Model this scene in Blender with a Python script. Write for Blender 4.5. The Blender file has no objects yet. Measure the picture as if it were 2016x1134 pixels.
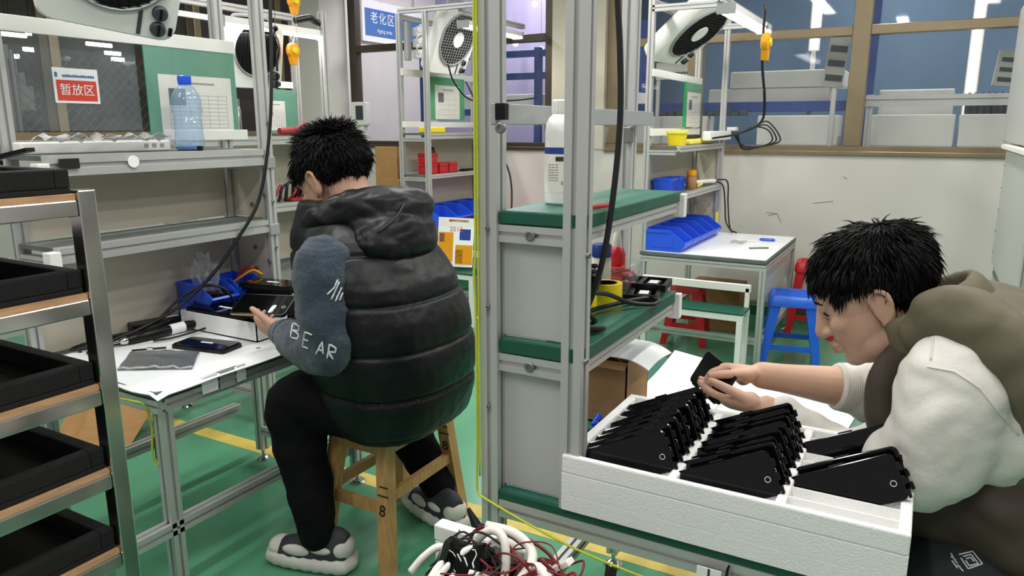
import bpy, bmesh, math, random
import numpy as np
from math import sin, cos, pi, radians as R, atan, hypot, sqrt
from mathutils import Vector, Matrix, Euler

SC = bpy.context.scene
COL = SC.collection
random.seed(7)

# ------------------------------------------------------------ camera, light, exposure
cam_data = bpy.data.cameras.new('camera')
cam = bpy.data.objects.new('camera', cam_data)
COL.objects.link(cam)
cam_data.sensor_width = 36.0
cam_data.lens = 26.0
cam_data.clip_start = 0.02
YAW, PITCH, EYE = 29.18, 12.28, 1.6
cam.location = (0, 0, EYE)
cam.rotation_euler = (R(90 - PITCH), 0, R(YAW))
SC.camera = cam
SC.view_settings.view_transform = 'Standard'
SC.view_settings.look = 'None'
SC.view_settings.gamma = 1.0
SC.view_settings.use_curve_mapping = False
SC.view_settings.exposure = 0.0

world = bpy.data.worlds.new('world')
SC.world = world
world.use_nodes = True
world.node_tree.nodes['Background'].inputs[0].default_value = (0.97, 0.95, 0.95, 1)
world.node_tree.nodes['Background'].inputs[1].default_value = 0.42

LAMP_E = 30.0          # watts of one ceiling strip light
BACK_E = 46.0  # strength of the lamps added to brighten the store room


def area(name, loc, sx, sy, e, parent=None, col=(1, 0.98, 0.95), rot=(0, 0, 0)):
    d = bpy.data.lights.new(name, 'AREA')
    d.shape = 'RECTANGLE'
    d.size, d.size_y, d.energy, d.color = sx, sy, e, col
    o = bpy.data.objects.new(name, d)
    COL.objects.link(o)
    o.location, o.rotation_euler = loc, rot
    if parent:
        o.parent = parent
    return o


# ------------------------------------------------------------ materials
def lin(h):
    h = h.lstrip('#')
    c = [int(h[i:i + 2], 16) / 255 for i in (0, 2, 4)]
    return tuple(x / 12.92 if x <= .04045 else ((x + .055) / 1.055) ** 2.4 for x in c) + (1,)


MATS = {}


def mat(name, hexc, rough=.5, metal=0., var=.08, scale=6., bump=0., bscale=60., emit=0., spec=.5, coat=0., stretch=None, sheen=0.):
    m = bpy.data.materials.new(name)
    m.use_nodes = True
    nt = m.node_tree
    b = nt.nodes['Principled BSDF']
    c = lin(hexc)
    tc = nt.nodes.new('ShaderNodeTexCoord')
    src = tc.outputs['Object']
    if stretch:
        mp = nt.nodes.new('ShaderNodeMapping')
        mp.inputs['Scale'].default_value = stretch
        nt.links.new(src, mp.inputs[0])
        src = mp.outputs[0]
    n = nt.nodes.new('ShaderNodeTexNoise')
    n.inputs['Scale'].default_value = scale
    n.inputs['Detail'].default_value = 4
    nt.links.new(src, n.inputs['Vector'])
    rp = nt.nodes.new('ShaderNodeValToRGB')
    rp.color_ramp.elements[0].position = .3
    rp.color_ramp.elements[1].position = .7
    rp.color_ramp.elements[0].color = tuple(max(0, x * (1 - var)) for x in c[:3]) + (1,)
    rp.color_ramp.elements[1].color = tuple(min(1, x * (1 + var)) for x in c[:3]) + (1,)
    nt.links.new(n.outputs['Fac'], rp.inputs[0])
    nt.links.new(rp.outputs[0], b.inputs['Base Color'])
    b.inputs['Roughness'].default_value = rough
    b.inputs['Metallic'].default_value = metal
    b.inputs['Specular IOR Level'].default_value = spec
    b.inputs['Coat Weight'].default_value = coat
    b.inputs['Sheen Weight'].default_value = sheen
    if bump:
        n2 = nt.nodes.new('ShaderNodeTexNoise')
        n2.inputs['Scale'].default_value = bscale
        n2.inputs['Detail'].default_value = 3
        nt.links.new(src, n2.inputs['Vector'])
        bp = nt.nodes.new('ShaderNodeBump')
        bp.inputs['Strength'].default_value = bump
        bp.inputs['Distance'].default_value = .01
        nt.links.new(n2.outputs['Fac'], bp.inputs['Height'])
        nt.links.new(bp.outputs[0], b.inputs['Normal'])
    if emit:
        b.inputs['Emission Color'].default_value = c
        b.inputs['Emission Strength'].default_value = emit
    MATS[name] = m
    return m


def thin(name, hexc, refl=.5, alpha=.12, rough=.03, tint='#ffffff'):
    """thin clear sheet: transparent + fresnel gloss + a little diffuse film"""
    m = bpy.data.materials.new(name)
    m.use_nodes = True
    nt = m.node_tree
    nt.nodes.clear()
    out = nt.nodes.new('ShaderNodeOutputMaterial')
    tr = nt.nodes.new('ShaderNodeBsdfTransparent')
    tr.inputs[0].default_value = lin(tint)
    di = nt.nodes.new('ShaderNodeBsdfDiffuse')
    di.inputs[0].default_value = lin(hexc)
    gl = nt.nodes.new('ShaderNodeBsdfGlossy')
    gl.inputs['Roughness'].default_value = rough
    m1 = nt.nodes.new('ShaderNodeMixShader')
    m2 = nt.nodes.new('ShaderNodeMixShader')
    no = nt.nodes.new('ShaderNodeTexNoise')
    no.inputs['Scale'].default_value = 3
    mr = nt.nodes.new('ShaderNodeMapRange')
    mr.inputs['To Min'].default_value = alpha * .5
    mr.inputs['To Max'].default_value = alpha * 1.5
    nt.links.new(no.outputs['Fac'], mr.inputs[0])
    nt.links.new(mr.outputs[0], m1.inputs[0])
    nt.links.new(tr.outputs[0], m1.inputs[1])
    nt.links.new(di.outputs[0], m1.inputs[2])
    fr = nt.nodes.new('ShaderNodeFresnel')
    fr.inputs[0].default_value = 1.45
    mu = nt.nodes.new('ShaderNodeMath')
    mu.operation = 'MULTIPLY'
    mu.inputs[1].default_value = refl
    nt.links.new(fr.outputs[0], mu.inputs[0])
    ge = nt.nodes.new('ShaderNodeNewGeometry')
    iv = nt.nodes.new('ShaderNodeMath')
    iv.operation = 'SUBTRACT'
    iv.inputs[0].default_value = 1
    nt.links.new(ge.outputs['Backfacing'], iv.inputs[1])
    mm = nt.nodes.new('ShaderNodeMath')
    mm.operation = 'MULTIPLY'
    nt.links.new(mu.outputs[0], mm.inputs[0])
    nt.links.new(iv.outputs[0], mm.inputs[1])
    nt.links.new(mm.outputs[0], m2.inputs[0])
    nt.links.new(m1.outputs[0], m2.inputs[1])
    nt.links.new(gl.outputs[0], m2.inputs[2])
    nt.links.new(m2.outputs[0], out.inputs[0])
    MATS[name] = m
    return m


mat('alu', '#c9c8c6', .36, .45, .04, 3)
mat('alu_dark', '#8b8c8a', .45, .8, .1, 4)
mat('slot', '#2c2d2e', .6, .3)
mat('steel', '#c9c7c2', .16, 1., .12, 5)
mat('chrome', '#d8d8d8', .12, 1., .03)
mat('white_paint', '#e6e4df', .5, 0, .03, 3)
mat('white_plastic', '#eceae6', .35, 0, .02)
mat('grey_plastic', '#9b9c9d', .4, 0, .04)
mat('panel_grey', '#b9b9b4', .45, 0, .025, 2)
mat('panel_beige', '#d2c8b6', .6, 0, .05, 2)
mat('board_top', '#5c625f', .55, 0, .18, 12)
mat('green_top', '#2c6a58', .35, 0, .14, 10)
mat('green_edge', '#14513f', .45, 0, .1, 20)
mat('black_plastic', '#0a0a0b', .38, 0, .1, spec=.28)
mat('black_gloss', '#050607', .08, 0, .05, spec=.35)
mat('black_rubber', '#0b0b0b', .6, 0, .1)
mat('black_foam', '#0c0c0d', .85, 0, .2, 40, .3, 200)
mat('cable_black', '#0e0e10', .45, 0, .05)
mat('blue_plastic', '#2c5ae0', .3, 0, .05)
mat('blue_dark', '#233f8e', .4, 0, .08)
mat('blue_stool', '#1f5fd0', .32, 0, .06)
mat('red_plastic', '#c41822', .35, 0, .08)
mat('red_dark', '#8d2028', .4, 0, .1)
mat('yellow', '#e8d21c', .4, 0, .05)
mat('yellow_soft', '#e8dc5a', .6, 0, .06)
mat('orange', '#e79a12', .35, 0, .08)
mat('foam', '#f1f0ee', .7, 0, .015, 5, .25, 260)
mat('foam_block', '#dfe0da', .8, 0, .04, 3, .2, 150)
mat('paper', '#f0f1f2', .7, 0, .015)
mat('paper_warm', '#e9e4da', .7, 0, .03)
mat('mat_white', '#eceef0', .45, 0, .03, 6, .12, 30)
mat('cardboard', '#a97f4f', .8, 0, .1, 9, .1, 60, stretch=(1, 1, 9))
mat('cardboard_in', '#8c6a44', .85, 0, .1, 9)
mat('wood', '#b98d58', .5, 0, .2, 5, .1, 40, stretch=(16, 16, 2))
mat('wood_edge', '#c79a72', .6, 0, .2, 10, .1, 60, stretch=(12, 1.5, 12))
mat('ink', '#17120e', .7, 0, .02)
mat('green_board', '#3f8f6d', .35, 0, .08, 6)
mat('green_vivid', '#129a50', .35, 0, .05)
mat('red_print', '#dd4330', .5, 0, .03)
mat('blue_print', '#3a70b2', .4, 0, .04)
mat('grey_print', '#8b8d92', .6, 0, .05)
mat('dark_print', '#3b3f46', .6, 0, .05)
mat('white_print', '#f6f6f4', .5, 0, .01)
mat('wall', '#d8d3cc', .75, 0, .035, 1.2, .05, 30)
mat('wall_grey', '#a9a9a3', .8, 0, .05, 1.5)
mat('skirting', '#1f6a43', .5, 0, .08, 4)
mat('bronze', '#8d7d63', .35, .45, .08, 5)
mat('bronze_dark', '#4c4136', .4, .3, .1, 5)
mat('back_blue', '#5b7691', .6, 0, .12, 1.3)
mat('lilac_light_tone', '#a49dbd', .6, 0, .12, 1.3)  # purplish store room light put into the colour
mat('back_dark', '#4b4743', .8, 0, .35, 1.7)
mat('back_brown', '#6d6260', .8, 0, .12, 1.2)
mat('yellow_line', '#d8c05e', .45, 0, .14, 7)
mat('lamp_white', '#ffffff', .4, emit=9.)
mat('tube_glow', '#fff4ea', .4, emit=2.2)
mat('dot_glow', '#ffffff', .4, emit=6.)
mat('wire_green', '#c5cb3a', .5, 0, .1)
mat('wire_red', '#6d1019', .45, 0, .1)
mat('wire_white', '#e4e0d8', .5, 0, .05)
thin('glass', '#8b98a0', .9, .05)
thin('glass_side', '#4a4a46', .9, .10)
thin('clear_plastic', '#dfe9ee', 1.0, .07, .06)
thin('clear_blue', '#b8d4ea', 1.6, .22, .06, '#eef6ff')
thin('clear_film', '#e7ecec', 1.5, .3, .12)
thin('bag_grey', '#6f7377', 1.4, .72, .18)

# green painted floor: gloss paint with broad worn patches
m = mat('floor_green', '#569a76', .16, 0, .10, .9, .04, 12)
nt = m.node_tree
_b = nt.nodes['Principled BSDF']
_n = nt.nodes.new('ShaderNodeTexNoise')
_n.inputs['Scale'].default_value = 2.2
_n.inputs['Detail'].default_value = 6
_r = nt.nodes.new('ShaderNodeMapRange')
_r.inputs['To Min'].default_value = .1
_r.inputs['To Max'].default_value = .34
nt.links.new(_n.outputs['Fac'], _r.inputs[0])
nt.links.new(_r.outputs[0], _b.inputs['Roughness'])


# ------------------------------------------------------------ mesh builder
def V(*a):
    return Vector(a)


class MB:
    def __init__(s):
        s.v, s.f = [], []

    def add(s, vs, fs):
        k = len(s.v)
        s.v += [Vector(p) for p in vs]
        s.f += [tuple(i + k for i in f) for f in fs]
        return s

    def box(s, x0, x1, y0, y1, z0, z1, M=None):
        vs = [Vector((x, y, z)) for z in (z0, z1) for y in (y0, y1) for x in (x0, x1)]
        if M is not None:
            vs = [M @ p for p in vs]
        return s.add(vs, [(0, 2, 3, 1), (4, 5, 7, 6), (0, 1, 5, 4), (1, 3, 7, 5), (3, 2, 6, 7), (2, 0, 4, 6)])

    def cbox(s, x0, x1, y0, y1, z0, z1, c=.004, M=None):
        """box with chamfered edges"""
        bm = bmesh.new()
        vs = [bm.verts.new((x, y, z)) for z in (z0, z1) for y in (y0, y1) for x in (x0, x1)]
        for f in [(0, 2, 3, 1), (4, 5, 7, 6), (0, 1, 5, 4), (1, 3, 7, 5), (3, 2, 6, 7), (2, 0, 4, 6)]:
            bm.faces.new([vs[i] for i in f])
        bmesh.ops.bevel(bm, geom=bm.edges[:], offset=c, segments=2, affect='EDGES', profile=.5)
        bm.verts.index_update()
        P = [v.co.copy() for v in bm.verts]
        if M is not None:
            P = [M @ p for p in P]
        s.add(P, [tuple(v.index for v in f.verts) for f in bm.faces])
        bm.free()
        return s

    def prism(s, pts, vec):
        n = len(pts)
        a = [Vector(p) for p in pts]
        vec = Vector(vec)
        return s.add(a + [p + vec for p in a],
                     [tuple(range(n))[::-1], tuple(range(n, 2 * n))] + [(i, (i + 1) % n, n + (i + 1) % n, n + i) for i in range(n)])

    def bar(s, p, q, w, h, up=(0, 0, 1)):
        p, q = Vector(p), Vector(q)
        d = (q - p).normalized()
        u = Vector(up)
        sd = d.cross(u)
        if sd.length < 1e-4:
            sd = d.cross(Vector((1, 0, 0)))
        sd.normalize()
        u = sd.cross(d)
        sd *= w / 2
        u *= h / 2
        return s.prism([p - sd - u, p + sd - u, p + sd + u, p - sd + u], q - p)

    def tube(s, pts, r, n=8, cap=True):
        pts = [Vector(p) for p in pts]
        m = len(pts)
        rs = r if isinstance(r, (list, tuple)) else [r] * m
        k = len(s.v)
        prev = None
        for i, p in enumerate(pts):
            d = (pts[min(i + 1, m - 1)] - pts[max(i - 1, 0)])
            if d.length < 1e-7:
                d = Vector((0, 0, 1))
            d.normalize()
            if prev is None:
                a = d.cross(Vector((0, 0, 1)))
                if a.length < .05:
                    a = d.cross(Vector((1, 0, 0)))
            else:
                a = prev - d * prev.dot(d)
            a.normalize()
            prev = a
            b = d.cross(a)
            for j in range(n):
                t = 2 * pi * j / n
                s.v.append(p + (a * cos(t) + b * sin(t)) * rs[i])
        for i in range(m - 1):
            for j in range(n):
                s.f.append((k + i * n + j, k + i * n + (j + 1) % n, k + (i + 1) * n + (j + 1) % n, k + (i + 1) * n + j))
        if cap:
            s.f.append(tuple(k + j for j in range(n))[::-1])
            s.f.append(tuple(k + (m - 1) * n + j for j in range(n)))
        return s

    def lathe(s, prof, o=(0, 0, 0), n=24, M=None):
        k = len(s.v)
        o = Vector(o)
        for r, z in prof:
            for j in range(n):
                t = 2 * pi * j / n
                p = Vector((r * cos(t), r * sin(t), z))
                s.v.append((M @ p if M is not None else p) + o)
        m = len(prof)
        for i in range(m - 1):
            for j in range(n):
                s.f.append((k + i * n + j, k + i * n + (j + 1) % n, k + (i + 1) * n + (j + 1) % n, k + (i + 1) * n + j))
        s.f.append(tuple(k + j for j in range(n))[::-1])
        s.f.append(tuple(k + (m - 1) * n + j for j in range(n)))
        return s

    def rings(s, rings, cap=True):
        """loft through equal-length rings of points"""
        k = len(s.v)
        n = len(rings[0])
        for r in rings:
            s.v += [Vector(p) for p in r]
        for i in range(len(rings) - 1):
            for j in range(n):
                s.f.append((k + i * n + j, k + i * n + (j + 1) % n, k + (i + 1) * n + (j + 1) % n, k + (i + 1) * n + j))
        if cap:
            s.f.append(tuple(k + j for j in range(n))[::-1])
            s.f.append(tuple(k + (len(rings) - 1) * n + j for j in range(n)))
        return s

    def ell(s, c, r, M=None, nu=20, nv=12):
        c = Vector(c)
        r = (r, r, r) if not hasattr(r, '__len__') else r
        rr = []
        for i in range(nv + 1):
            t = -pi / 2 + pi * i / nv
            t = max(min(t, pi / 2 - .02), -pi / 2 + .02)
            ring = []
            for j in range(nu):
                a = 2 * pi * j / nu
                p = Vector((r[0] * cos(t) * cos(a), r[1] * cos(t) * sin(a), r[2] * sin(t)))
                ring.append((M @ p if M is not None else p) + c)
            rr.append(ring)
        return s.rings(rr)

    def sheet(s, grid, th=.002):
        """grid of points -> thin solid sheet"""
        nu, nv = len(grid), len(grid[0])
        g = [[Vector(p) for p in row] for row in grid]
        k = len(s.v)
        top, bot = [], []
        for i in range(nu):
            for j in range(nv):
                du = g[min(i + 1, nu - 1)][j] - g[max(i - 1, 0)][j]
                dv = g[i][min(j + 1, nv - 1)] - g[i][max(j - 1, 0)]
                n = du.cross(dv)
                n = n.normalized() if n.length > 1e-9 else Vector((0, 0, 1))
                top.append(g[i][j] + n * th / 2)
                bot.append(g[i][j] - n * th / 2)
        s.v += top + bot
        N = nu * nv
        I = lambda i, j: k + i * nv + j
        for i in range(nu - 1):
            for j in range(nv - 1):
                s.f.append((I(i, j), I(i + 1, j), I(i + 1, j + 1), I(i, j + 1)))
                s.f.append((N + I(i, j), N + I(i, j + 1), N + I(i + 1, j + 1), N + I(i + 1, j)))
        edge = [I(i, 0) for i in range(nu)] + [I(nu - 1, j) for j in range(1, nv)] + [I(i, nv - 1) for i in range(nu - 2, -1, -1)] + [I(0, j) for j in range(nv - 2, 0, -1)]
        for a, b in zip(edge, edge[1:] + edge[:1]):
            s.f.append((b, a, N + a, N + b))
        return s

    def mesh(s, name):
        me = bpy.data.meshes.new(name)
        me.from_pydata([tuple(p) for p in s.v], [], s.f)
        bm = bmesh.new()
        bm.from_mesh(me)
        bmesh.ops.recalc_face_normals(bm, faces=bm.faces[:])
        bm.to_mesh(me)
        bm.free()
        return me

    def build(s, name, material, parent=None, smooth=False, local=False):
        me = s.mesh(name)
        return link(name, me, material, parent, smooth, local)


def root_matrix(p):
    M = Matrix.Identity(4)
    while p:
        M = Matrix.LocRotScale(p.location, p.rotation_euler, p.scale) @ M
        p = p.parent
    return M


def link(name, me, material, parent=None, smooth=False, local=False):
    if parent is not None and not local:
        me.transform(root_matrix(parent).inverted())
    if material is not None and not me.materials:
        me.materials.append(MATS[material] if isinstance(material, str) else material)
    if smooth:
        me.polygons.foreach_set('use_smooth', [True] * len(me.polygons))
        if smooth != 'all':
            try:
                me.set_sharp_from_angle(angle=R(38))
            except Exception:
                pass
    me.update()
    o = bpy.data.objects.new(name, me)
    COL.objects.link(o)
    o.parent = parent
    return o


def thing(name, label, cat, loc=(0, 0, 0), rot=(0, 0, 0), group=None):
    o = bpy.data.objects.new(name, None)
    o.empty_display_size = .05
    COL.objects.link(o)
    o.location, o.rotation_euler = loc, rot
    return tag(o, label, cat, group)


def tag(o, label, cat, group=None):
    o['label'], o['category'] = label, cat
    if group:
        o['group'] = group
    return o


def struct(o, label=None):
    o['kind'] = 'structure'
    if label:
        o['label'] = label
    return o


def dup(root, loc, rot=None, label=None, scale=None):
    def cp(o, parent):
        c = o.copy()
        COL.objects.link(c)
        c.parent = parent
        for ch in o.children:
            cp(ch, c)
        return c
    r = cp(root, None)
    r.location = loc
    if rot is not None:
        r.rotation_euler = rot
    if scale is not None:
        r.scale = scale
    if label:
        r['label'] = label
    return r


def text(name, s, size, M, material, parent=None, depth=.0006, align='CENTER', spacing=1.0):
    cu = bpy.data.curves.new('t', 'FONT')
    cu.body = s
    cu.size = size
    cu.align_x = align
    cu.align_y = 'CENTER'
    cu.extrude = depth
    cu.space_character = spacing
    cu.resolution_u = 3
    o = bpy.data.objects.new('t', cu)
    COL.objects.link(o)
    dg = bpy.context.evaluated_depsgraph_get()
    me = bpy.data.meshes.new_from_object(o.evaluated_get(dg))
    bpy.data.objects.remove(o)
    bpy.data.curves.remove(cu)
    me.name = name
    me.materials.clear()
    me.transform(M)
    return link(name, me, material, parent)


def frame(o, x, y):
    """4x4 matrix from an origin and two in-plane directions"""
    o, x, y = Vector(o), Vector(x).normalized(), Vector(y)
    z = x.cross(y).normalized()
    y = z.cross(x)
    return Matrix(((x.x, y.x, z.x, o.x), (x.y, y.y, z.y, o.y), (x.z, y.z, z.z, o.z), (0, 0, 0, 1)))


def section(s):
    """outline of a slotted aluminium extrusion of side s"""
    h, g, d = s / 2, s * .12, s * .22
    side = [(-h, -h), (-g, -h), (-g, -h + d), (g, -h + d), (g, -h)]
    out = []
    for k in range(4):
        c, n = cos(k * pi / 2), sin(k * pi / 2)
        out += [(x * c - y * n, x * n + y * c) for x, y in side]
    return out


def prof(name, ax, a, b, c1, c2, parent, s=.04, material='alu', s2=None):
    """slotted profile along one axis, from a to b, centred on the two other coordinates"""
    sec = section(s)
    if s2:
        sec = [(x, y * s2 / s) for x, y in sec]
    if ax == 'X':
        pts, vec = [(a, c1 + u, c2 + w) for u, w in sec], (b - a, 0, 0)
    elif ax == 'Y':
        pts, vec = [(c1 + u, a, c2 + w) for u, w in sec], (0, b - a, 0)
    else:
        pts, vec = [(c1 + u, c2 + w, a) for u, w in sec], (0, 0, b - a)
    return MB().prism(pts, vec).build(name, material, parent)


def bolt(p, n, r, parent, name='bolt', material='alu_dark'):
    M = Vector(n).to_track_quat('Z', 'Y').to_matrix()
    return MB().lathe([(r, -.004), (r, .003), (r * .8, .005), (r * .5, .005), (r * .45, .002)], p, 12, M).build(name, material, parent, True)


def smooth_path(pts, n=8):
    """Catmull-Rom through the points"""
    P = [Vector(p) for p in pts]
    P = [P[0] * 2 - P[1]] + P + [P[-1] * 2 - P[-2]]
    out = []
    for i in range(1, len(P) - 2):
        a, b, c, d = P[i - 1:i + 3]
        for k in range(n):
            t = k / n
            out.append(.5 * ((2 * b) + (c - a) * t + (2 * a - 5 * b + 4 * c - d) * t * t + (3 * b - a - 3 * c + d) * t ** 3))
    out.append(P[-2])
    return out


# rays of the photograph's lens, to read real positions off known planes
_P, _A = R(PITCH), R(YAW)
_h = Vector((-sin(_A), cos(_A), 0))
_r = Vector((cos(_A), sin(_A), 0))
_fw = _h * cos(_P) - Vector((0, 0, 1)) * sin(_P)
_up = _h * sin(_P) + Vector((0, 0, 1)) * cos(_P)
CAM = Vector((0, 0, EYE))


def _ray(x, y):
    return _fw + _r * ((x - 1008) / 1456) - _up * ((y - 567) / 1456)


def atz(x, y, z):
    d = _ray(x, y)
    return CAM + d * ((z - EYE) / d.z)


def aty(x, y, Y):
    d = _ray(x, y)
    return CAM + d * (Y / d.y)


def atx(x, y, X):
    d = _ray(x, y)
    return CAM + d * (X / d.x)


def atw(x, y, w):
    return CAM + _ray(x, y) * w

# ============================================================ the room
XL, YF, ZC = -6.1, 6.5, 3.3          # left glazed wall, far wall, ceiling
fl = struct(MB().box(XL, 3.2, -1.6, YF, -.05, 0).build('floor', 'floor_green'), 'glossy green painted workshop floor')
for k, (x0, x1, y0, y1) in enumerate([(-5.7, 3.0, 2.395, 2.485)]):
    struct(MB().box(x0, x1, y0, y1, 0, .0012).build('trim_1', 'yellow_line'), 'yellow painted line across the green floor')
cl = struct(MB().box(XL - .2, 3.2, -1.6, YF + .2, ZC, ZC + .08).build('ceiling', 'wall'))

SILL = 1.40
struct(MB().box(XL, 3.2, YF, YF + .2, 0, SILL).build('wall_far', 'wall'), 'white plaster wall under the far windows')
WF = bpy.data.objects['wall_far']
for pts in ([(1508, 418), (1530, 420), (1538, 438)], [(1530, 420), (1512, 424)], [(1660, 348), (1668, 352)], [(1600, 400), (1640, 396)]):
    MB().tube([aty(x, y, YF - .001) for x, y in pts], .004, 5).build('scuff', 'wall_grey', WF)
struct(MB().box(-3.19, -2.66, YF - .02, YF + .2, SILL, ZC).build('wall_far_pier', 'panel_beige'), 'pale pier between the far windows')
struct(MB().box(XL, 3.2, YF - .012, YF, 0, .13).build('baseboard_far', 'skirting'), 'green painted skirting of the far wall')
struct(MB().box(XL - .2, XL, -1.6, YF + .2, 0, 1.50).build('wall_left', 'wall_grey'), 'plaster wall under the side windows')
struct(MB().box(XL, -5.70, 6.10, YF, 0, ZC).build('wall_corner_column', 'wall'), 'white square corner column')


def window(idx, x0, x1, mulls, z0, z1, rails, label, y=YF + .08, w=.13, material='bronze', gl='glass'):
    """glazed far-wall window: outer frame, mullions, rails, one pane per opening"""
    m = MB().box(x0, x1, y - .05, y + .05, z0, z0 + .05).box(x0, x1, y - .05, y + .05, z1 - .05, z1)
    fr = struct(m.build('window_%d' % idx, material), label)
    xs = sorted([x0 + w / 2] + list(mulls) + [x1 - w / 2])
    for x in xs:
        MB().cbox(x - w / 2, x + w / 2, y - .045, y + .045, z0 + .05, z1 - .05, .006).build('mullion', material, fr)
    zs = [z0 + .05] + list(rails) + [z1 - .05]
    for a, b in zip(xs, xs[1:]):
        for r_ in rails:
            MB().cbox(a + w / 2, b - w / 2, y - .04, y + .04, r_ - .036, r_ + .036, .005).build('rail', material, fr)
        for c, d in zip(zs, zs[1:]):
            MB().box(a + w / 2, b - w / 2, y - .003, y + .003, c, d).build('pane', gl, fr)
    return fr


window(1, -5.70, -3.19, [], SILL, 3.2, [2.43], 'bronze framed far window left of the pier', material='bronze_dark', w=.10)
window(2, -2.66, 3.0, [-1.85, -.565, .72, 1.9], SILL, 3.2, [2.33], 'bronze framed far window right of the pier')
struct(MB().cbox(-5.70, -3.19, YF - .03, YF + .03, SILL - .02, SILL + .012, .004).build('trim_2', 'bronze_dark'))
struct(MB().cbox(-2.66, 3.0, YF - .03, YF + .03, SILL - .02, SILL + .012, .004).build('trim_3', 'bronze'))

# side windows in the left wall
sx = XL - .08
fr = struct(MB().box(sx - .05, sx + .05, -1.6, 6.10, 1.50, 1.56).box(sx - .05, sx + .05, -1.6, 6.10, 3.1, 3.2).build('window_3', 'bronze'), 'bronze framed windows of the left wall')
ys = [0.7, 2.1, 3.54, 4.9, 5.92]
for y in ys:
    MB().cbox(sx - .045, sx + .045, y, y + .075, 1.56, 3.1, .005).build('mullion', 'bronze', fr)
    MB().cbox(sx - .06, sx + .03, y - .07, y, 1.56, 3.1, .005).build('mullion', 'bronze_dark', fr)
for a, b in zip(ys, ys[1:]):
    MB().box(sx - .003, sx + .003, a + .075, b - .07, 1.56, 3.1).build('pane', 'glass_side', fr)
MB().cbox(sx - .04, sx + .04, 3.62, 5.92, 2.75, 2.79, .005).build('rail', 'bronze', fr)

# ------------------------------------------------------------ the store room beyond the far windows
BY = 9.6
struct(MB().box(-9, 4, BY, BY + .1, -.05, 4).build('wall_storeroom', 'back_blue'), 'blue wall of the store room behind glass')
struct(MB().box(-9, 4, YF + .2, BY, -.05, 0).build('floor_storeroom', 'floor_green'))
struct(MB().box(-9, 4, YF + .2, BY, 3.9, 4.0).build('ceiling_storeroom', 'wall_grey'))
struct(MB().box(-8.6, -3.35, 9.0, 9.06, 0, 3.9).build('wall_lilac_light', 'lilac_light_tone'), 'added store room plane with lavender light put into its colour')  # added plane, its lilac colour stands for the lavender light there
# dark room beyond the left windows
struct(MB().box(-9.6, -9.5, -2, 6.6, 0, 4).build('wall_dark_room', 'back_dark'), 'dim wall of the room beyond the side windows')
struct(MB().box(-9.5, XL - .2, -2, 6.6, -.05, 0).build('floor_dark_room', 'wall_grey'))
struct(MB().box(-9.5, XL - .2, -2, 6.6, 3.9, 4.0).build('ceiling_dark_room', 'back_dark'))
struct(MB().box(-9.5, XL - .2, 6.5, 6.6, 0, 3.9).build('wall_dark_room_end', 'back_brown'))


# ------------------------------------------------------------ ceiling strip lights (overhead, they light the room)
def strip_light(x, y, length, label, e=LAMP_E, zc=ZC, along='Y', col=(1, .98, .95)):
    t = thing('ceiling_light', label, 'light', (x, y, zc), (0, 0, 0 if along == 'Y' else R(90)), 'ceiling strip lights')
    MB().cbox(-.075, .075, -length / 2, length / 2, -.05, 0, .008).build('housing', 'white_plastic', t, local=True)
    MB().tube([(-.03, -length / 2 + .03, -.066), (-.03, length / 2 - .03, -.066)], .013, 10).build('tube', 'lamp_white', t, True, True)
    MB().tube([(.03, -length / 2 + .03, -.066), (.03, length / 2 - .03, -.066)], .013, 10).build('tube', 'lamp_white', t, True, True)
    a = area('lamp', (0, 0, -.09), .16, length, e, t, col)
    return t


names = ['above the wooden stool aisle', 'above the tray bench', 'above the left bench row', 'above the far benches', 'near the far wall', 'over the corner', 'behind the viewer', 'over the near left', 'over the near right']
spots = [(-1.5, 1.7), (.5, 1.7), (-3.4, 2.2), (-2.2, 4.2), (-.2, 4.4), (-4.4, 4.4), (-.6, -.6), (-2.8, 0), (1.4, 3.2)]
for (x, y), n in zip(spots, names):
    strip_light(x, y, 1.5, 'white twin tube ceiling light ' + n)
strip_light(-.5, 8.0, 1.6, 'added unseen light brightening the store room on the right', BACK_E, 3.9)  # added lamps, out of view, that brighten the store room
strip_light(-4.6, 7.8, 1.6, 'added unseen light brightening the store room on the left', BACK_E * 1.5, 3.9, col=(.93, .9, 1))
strip_light(2.2, 8.0, 1.6, 'added unseen light brightening the store room far right', BACK_E, 3.9)
strip_light(-7.6, 3.0, 1.6, 'white ceiling light in the dark side room', 7, 3.9)

# ============================================================ workbenches of slotted aluminium
def glide(x, y, parent):
    MB().lathe([(.036, 0), (.036, .008), (.022, .02), (.008, .026), (.008, .06)], (x, y, 0), 18).build('levelling_foot', 'chrome', parent, True)


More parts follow.
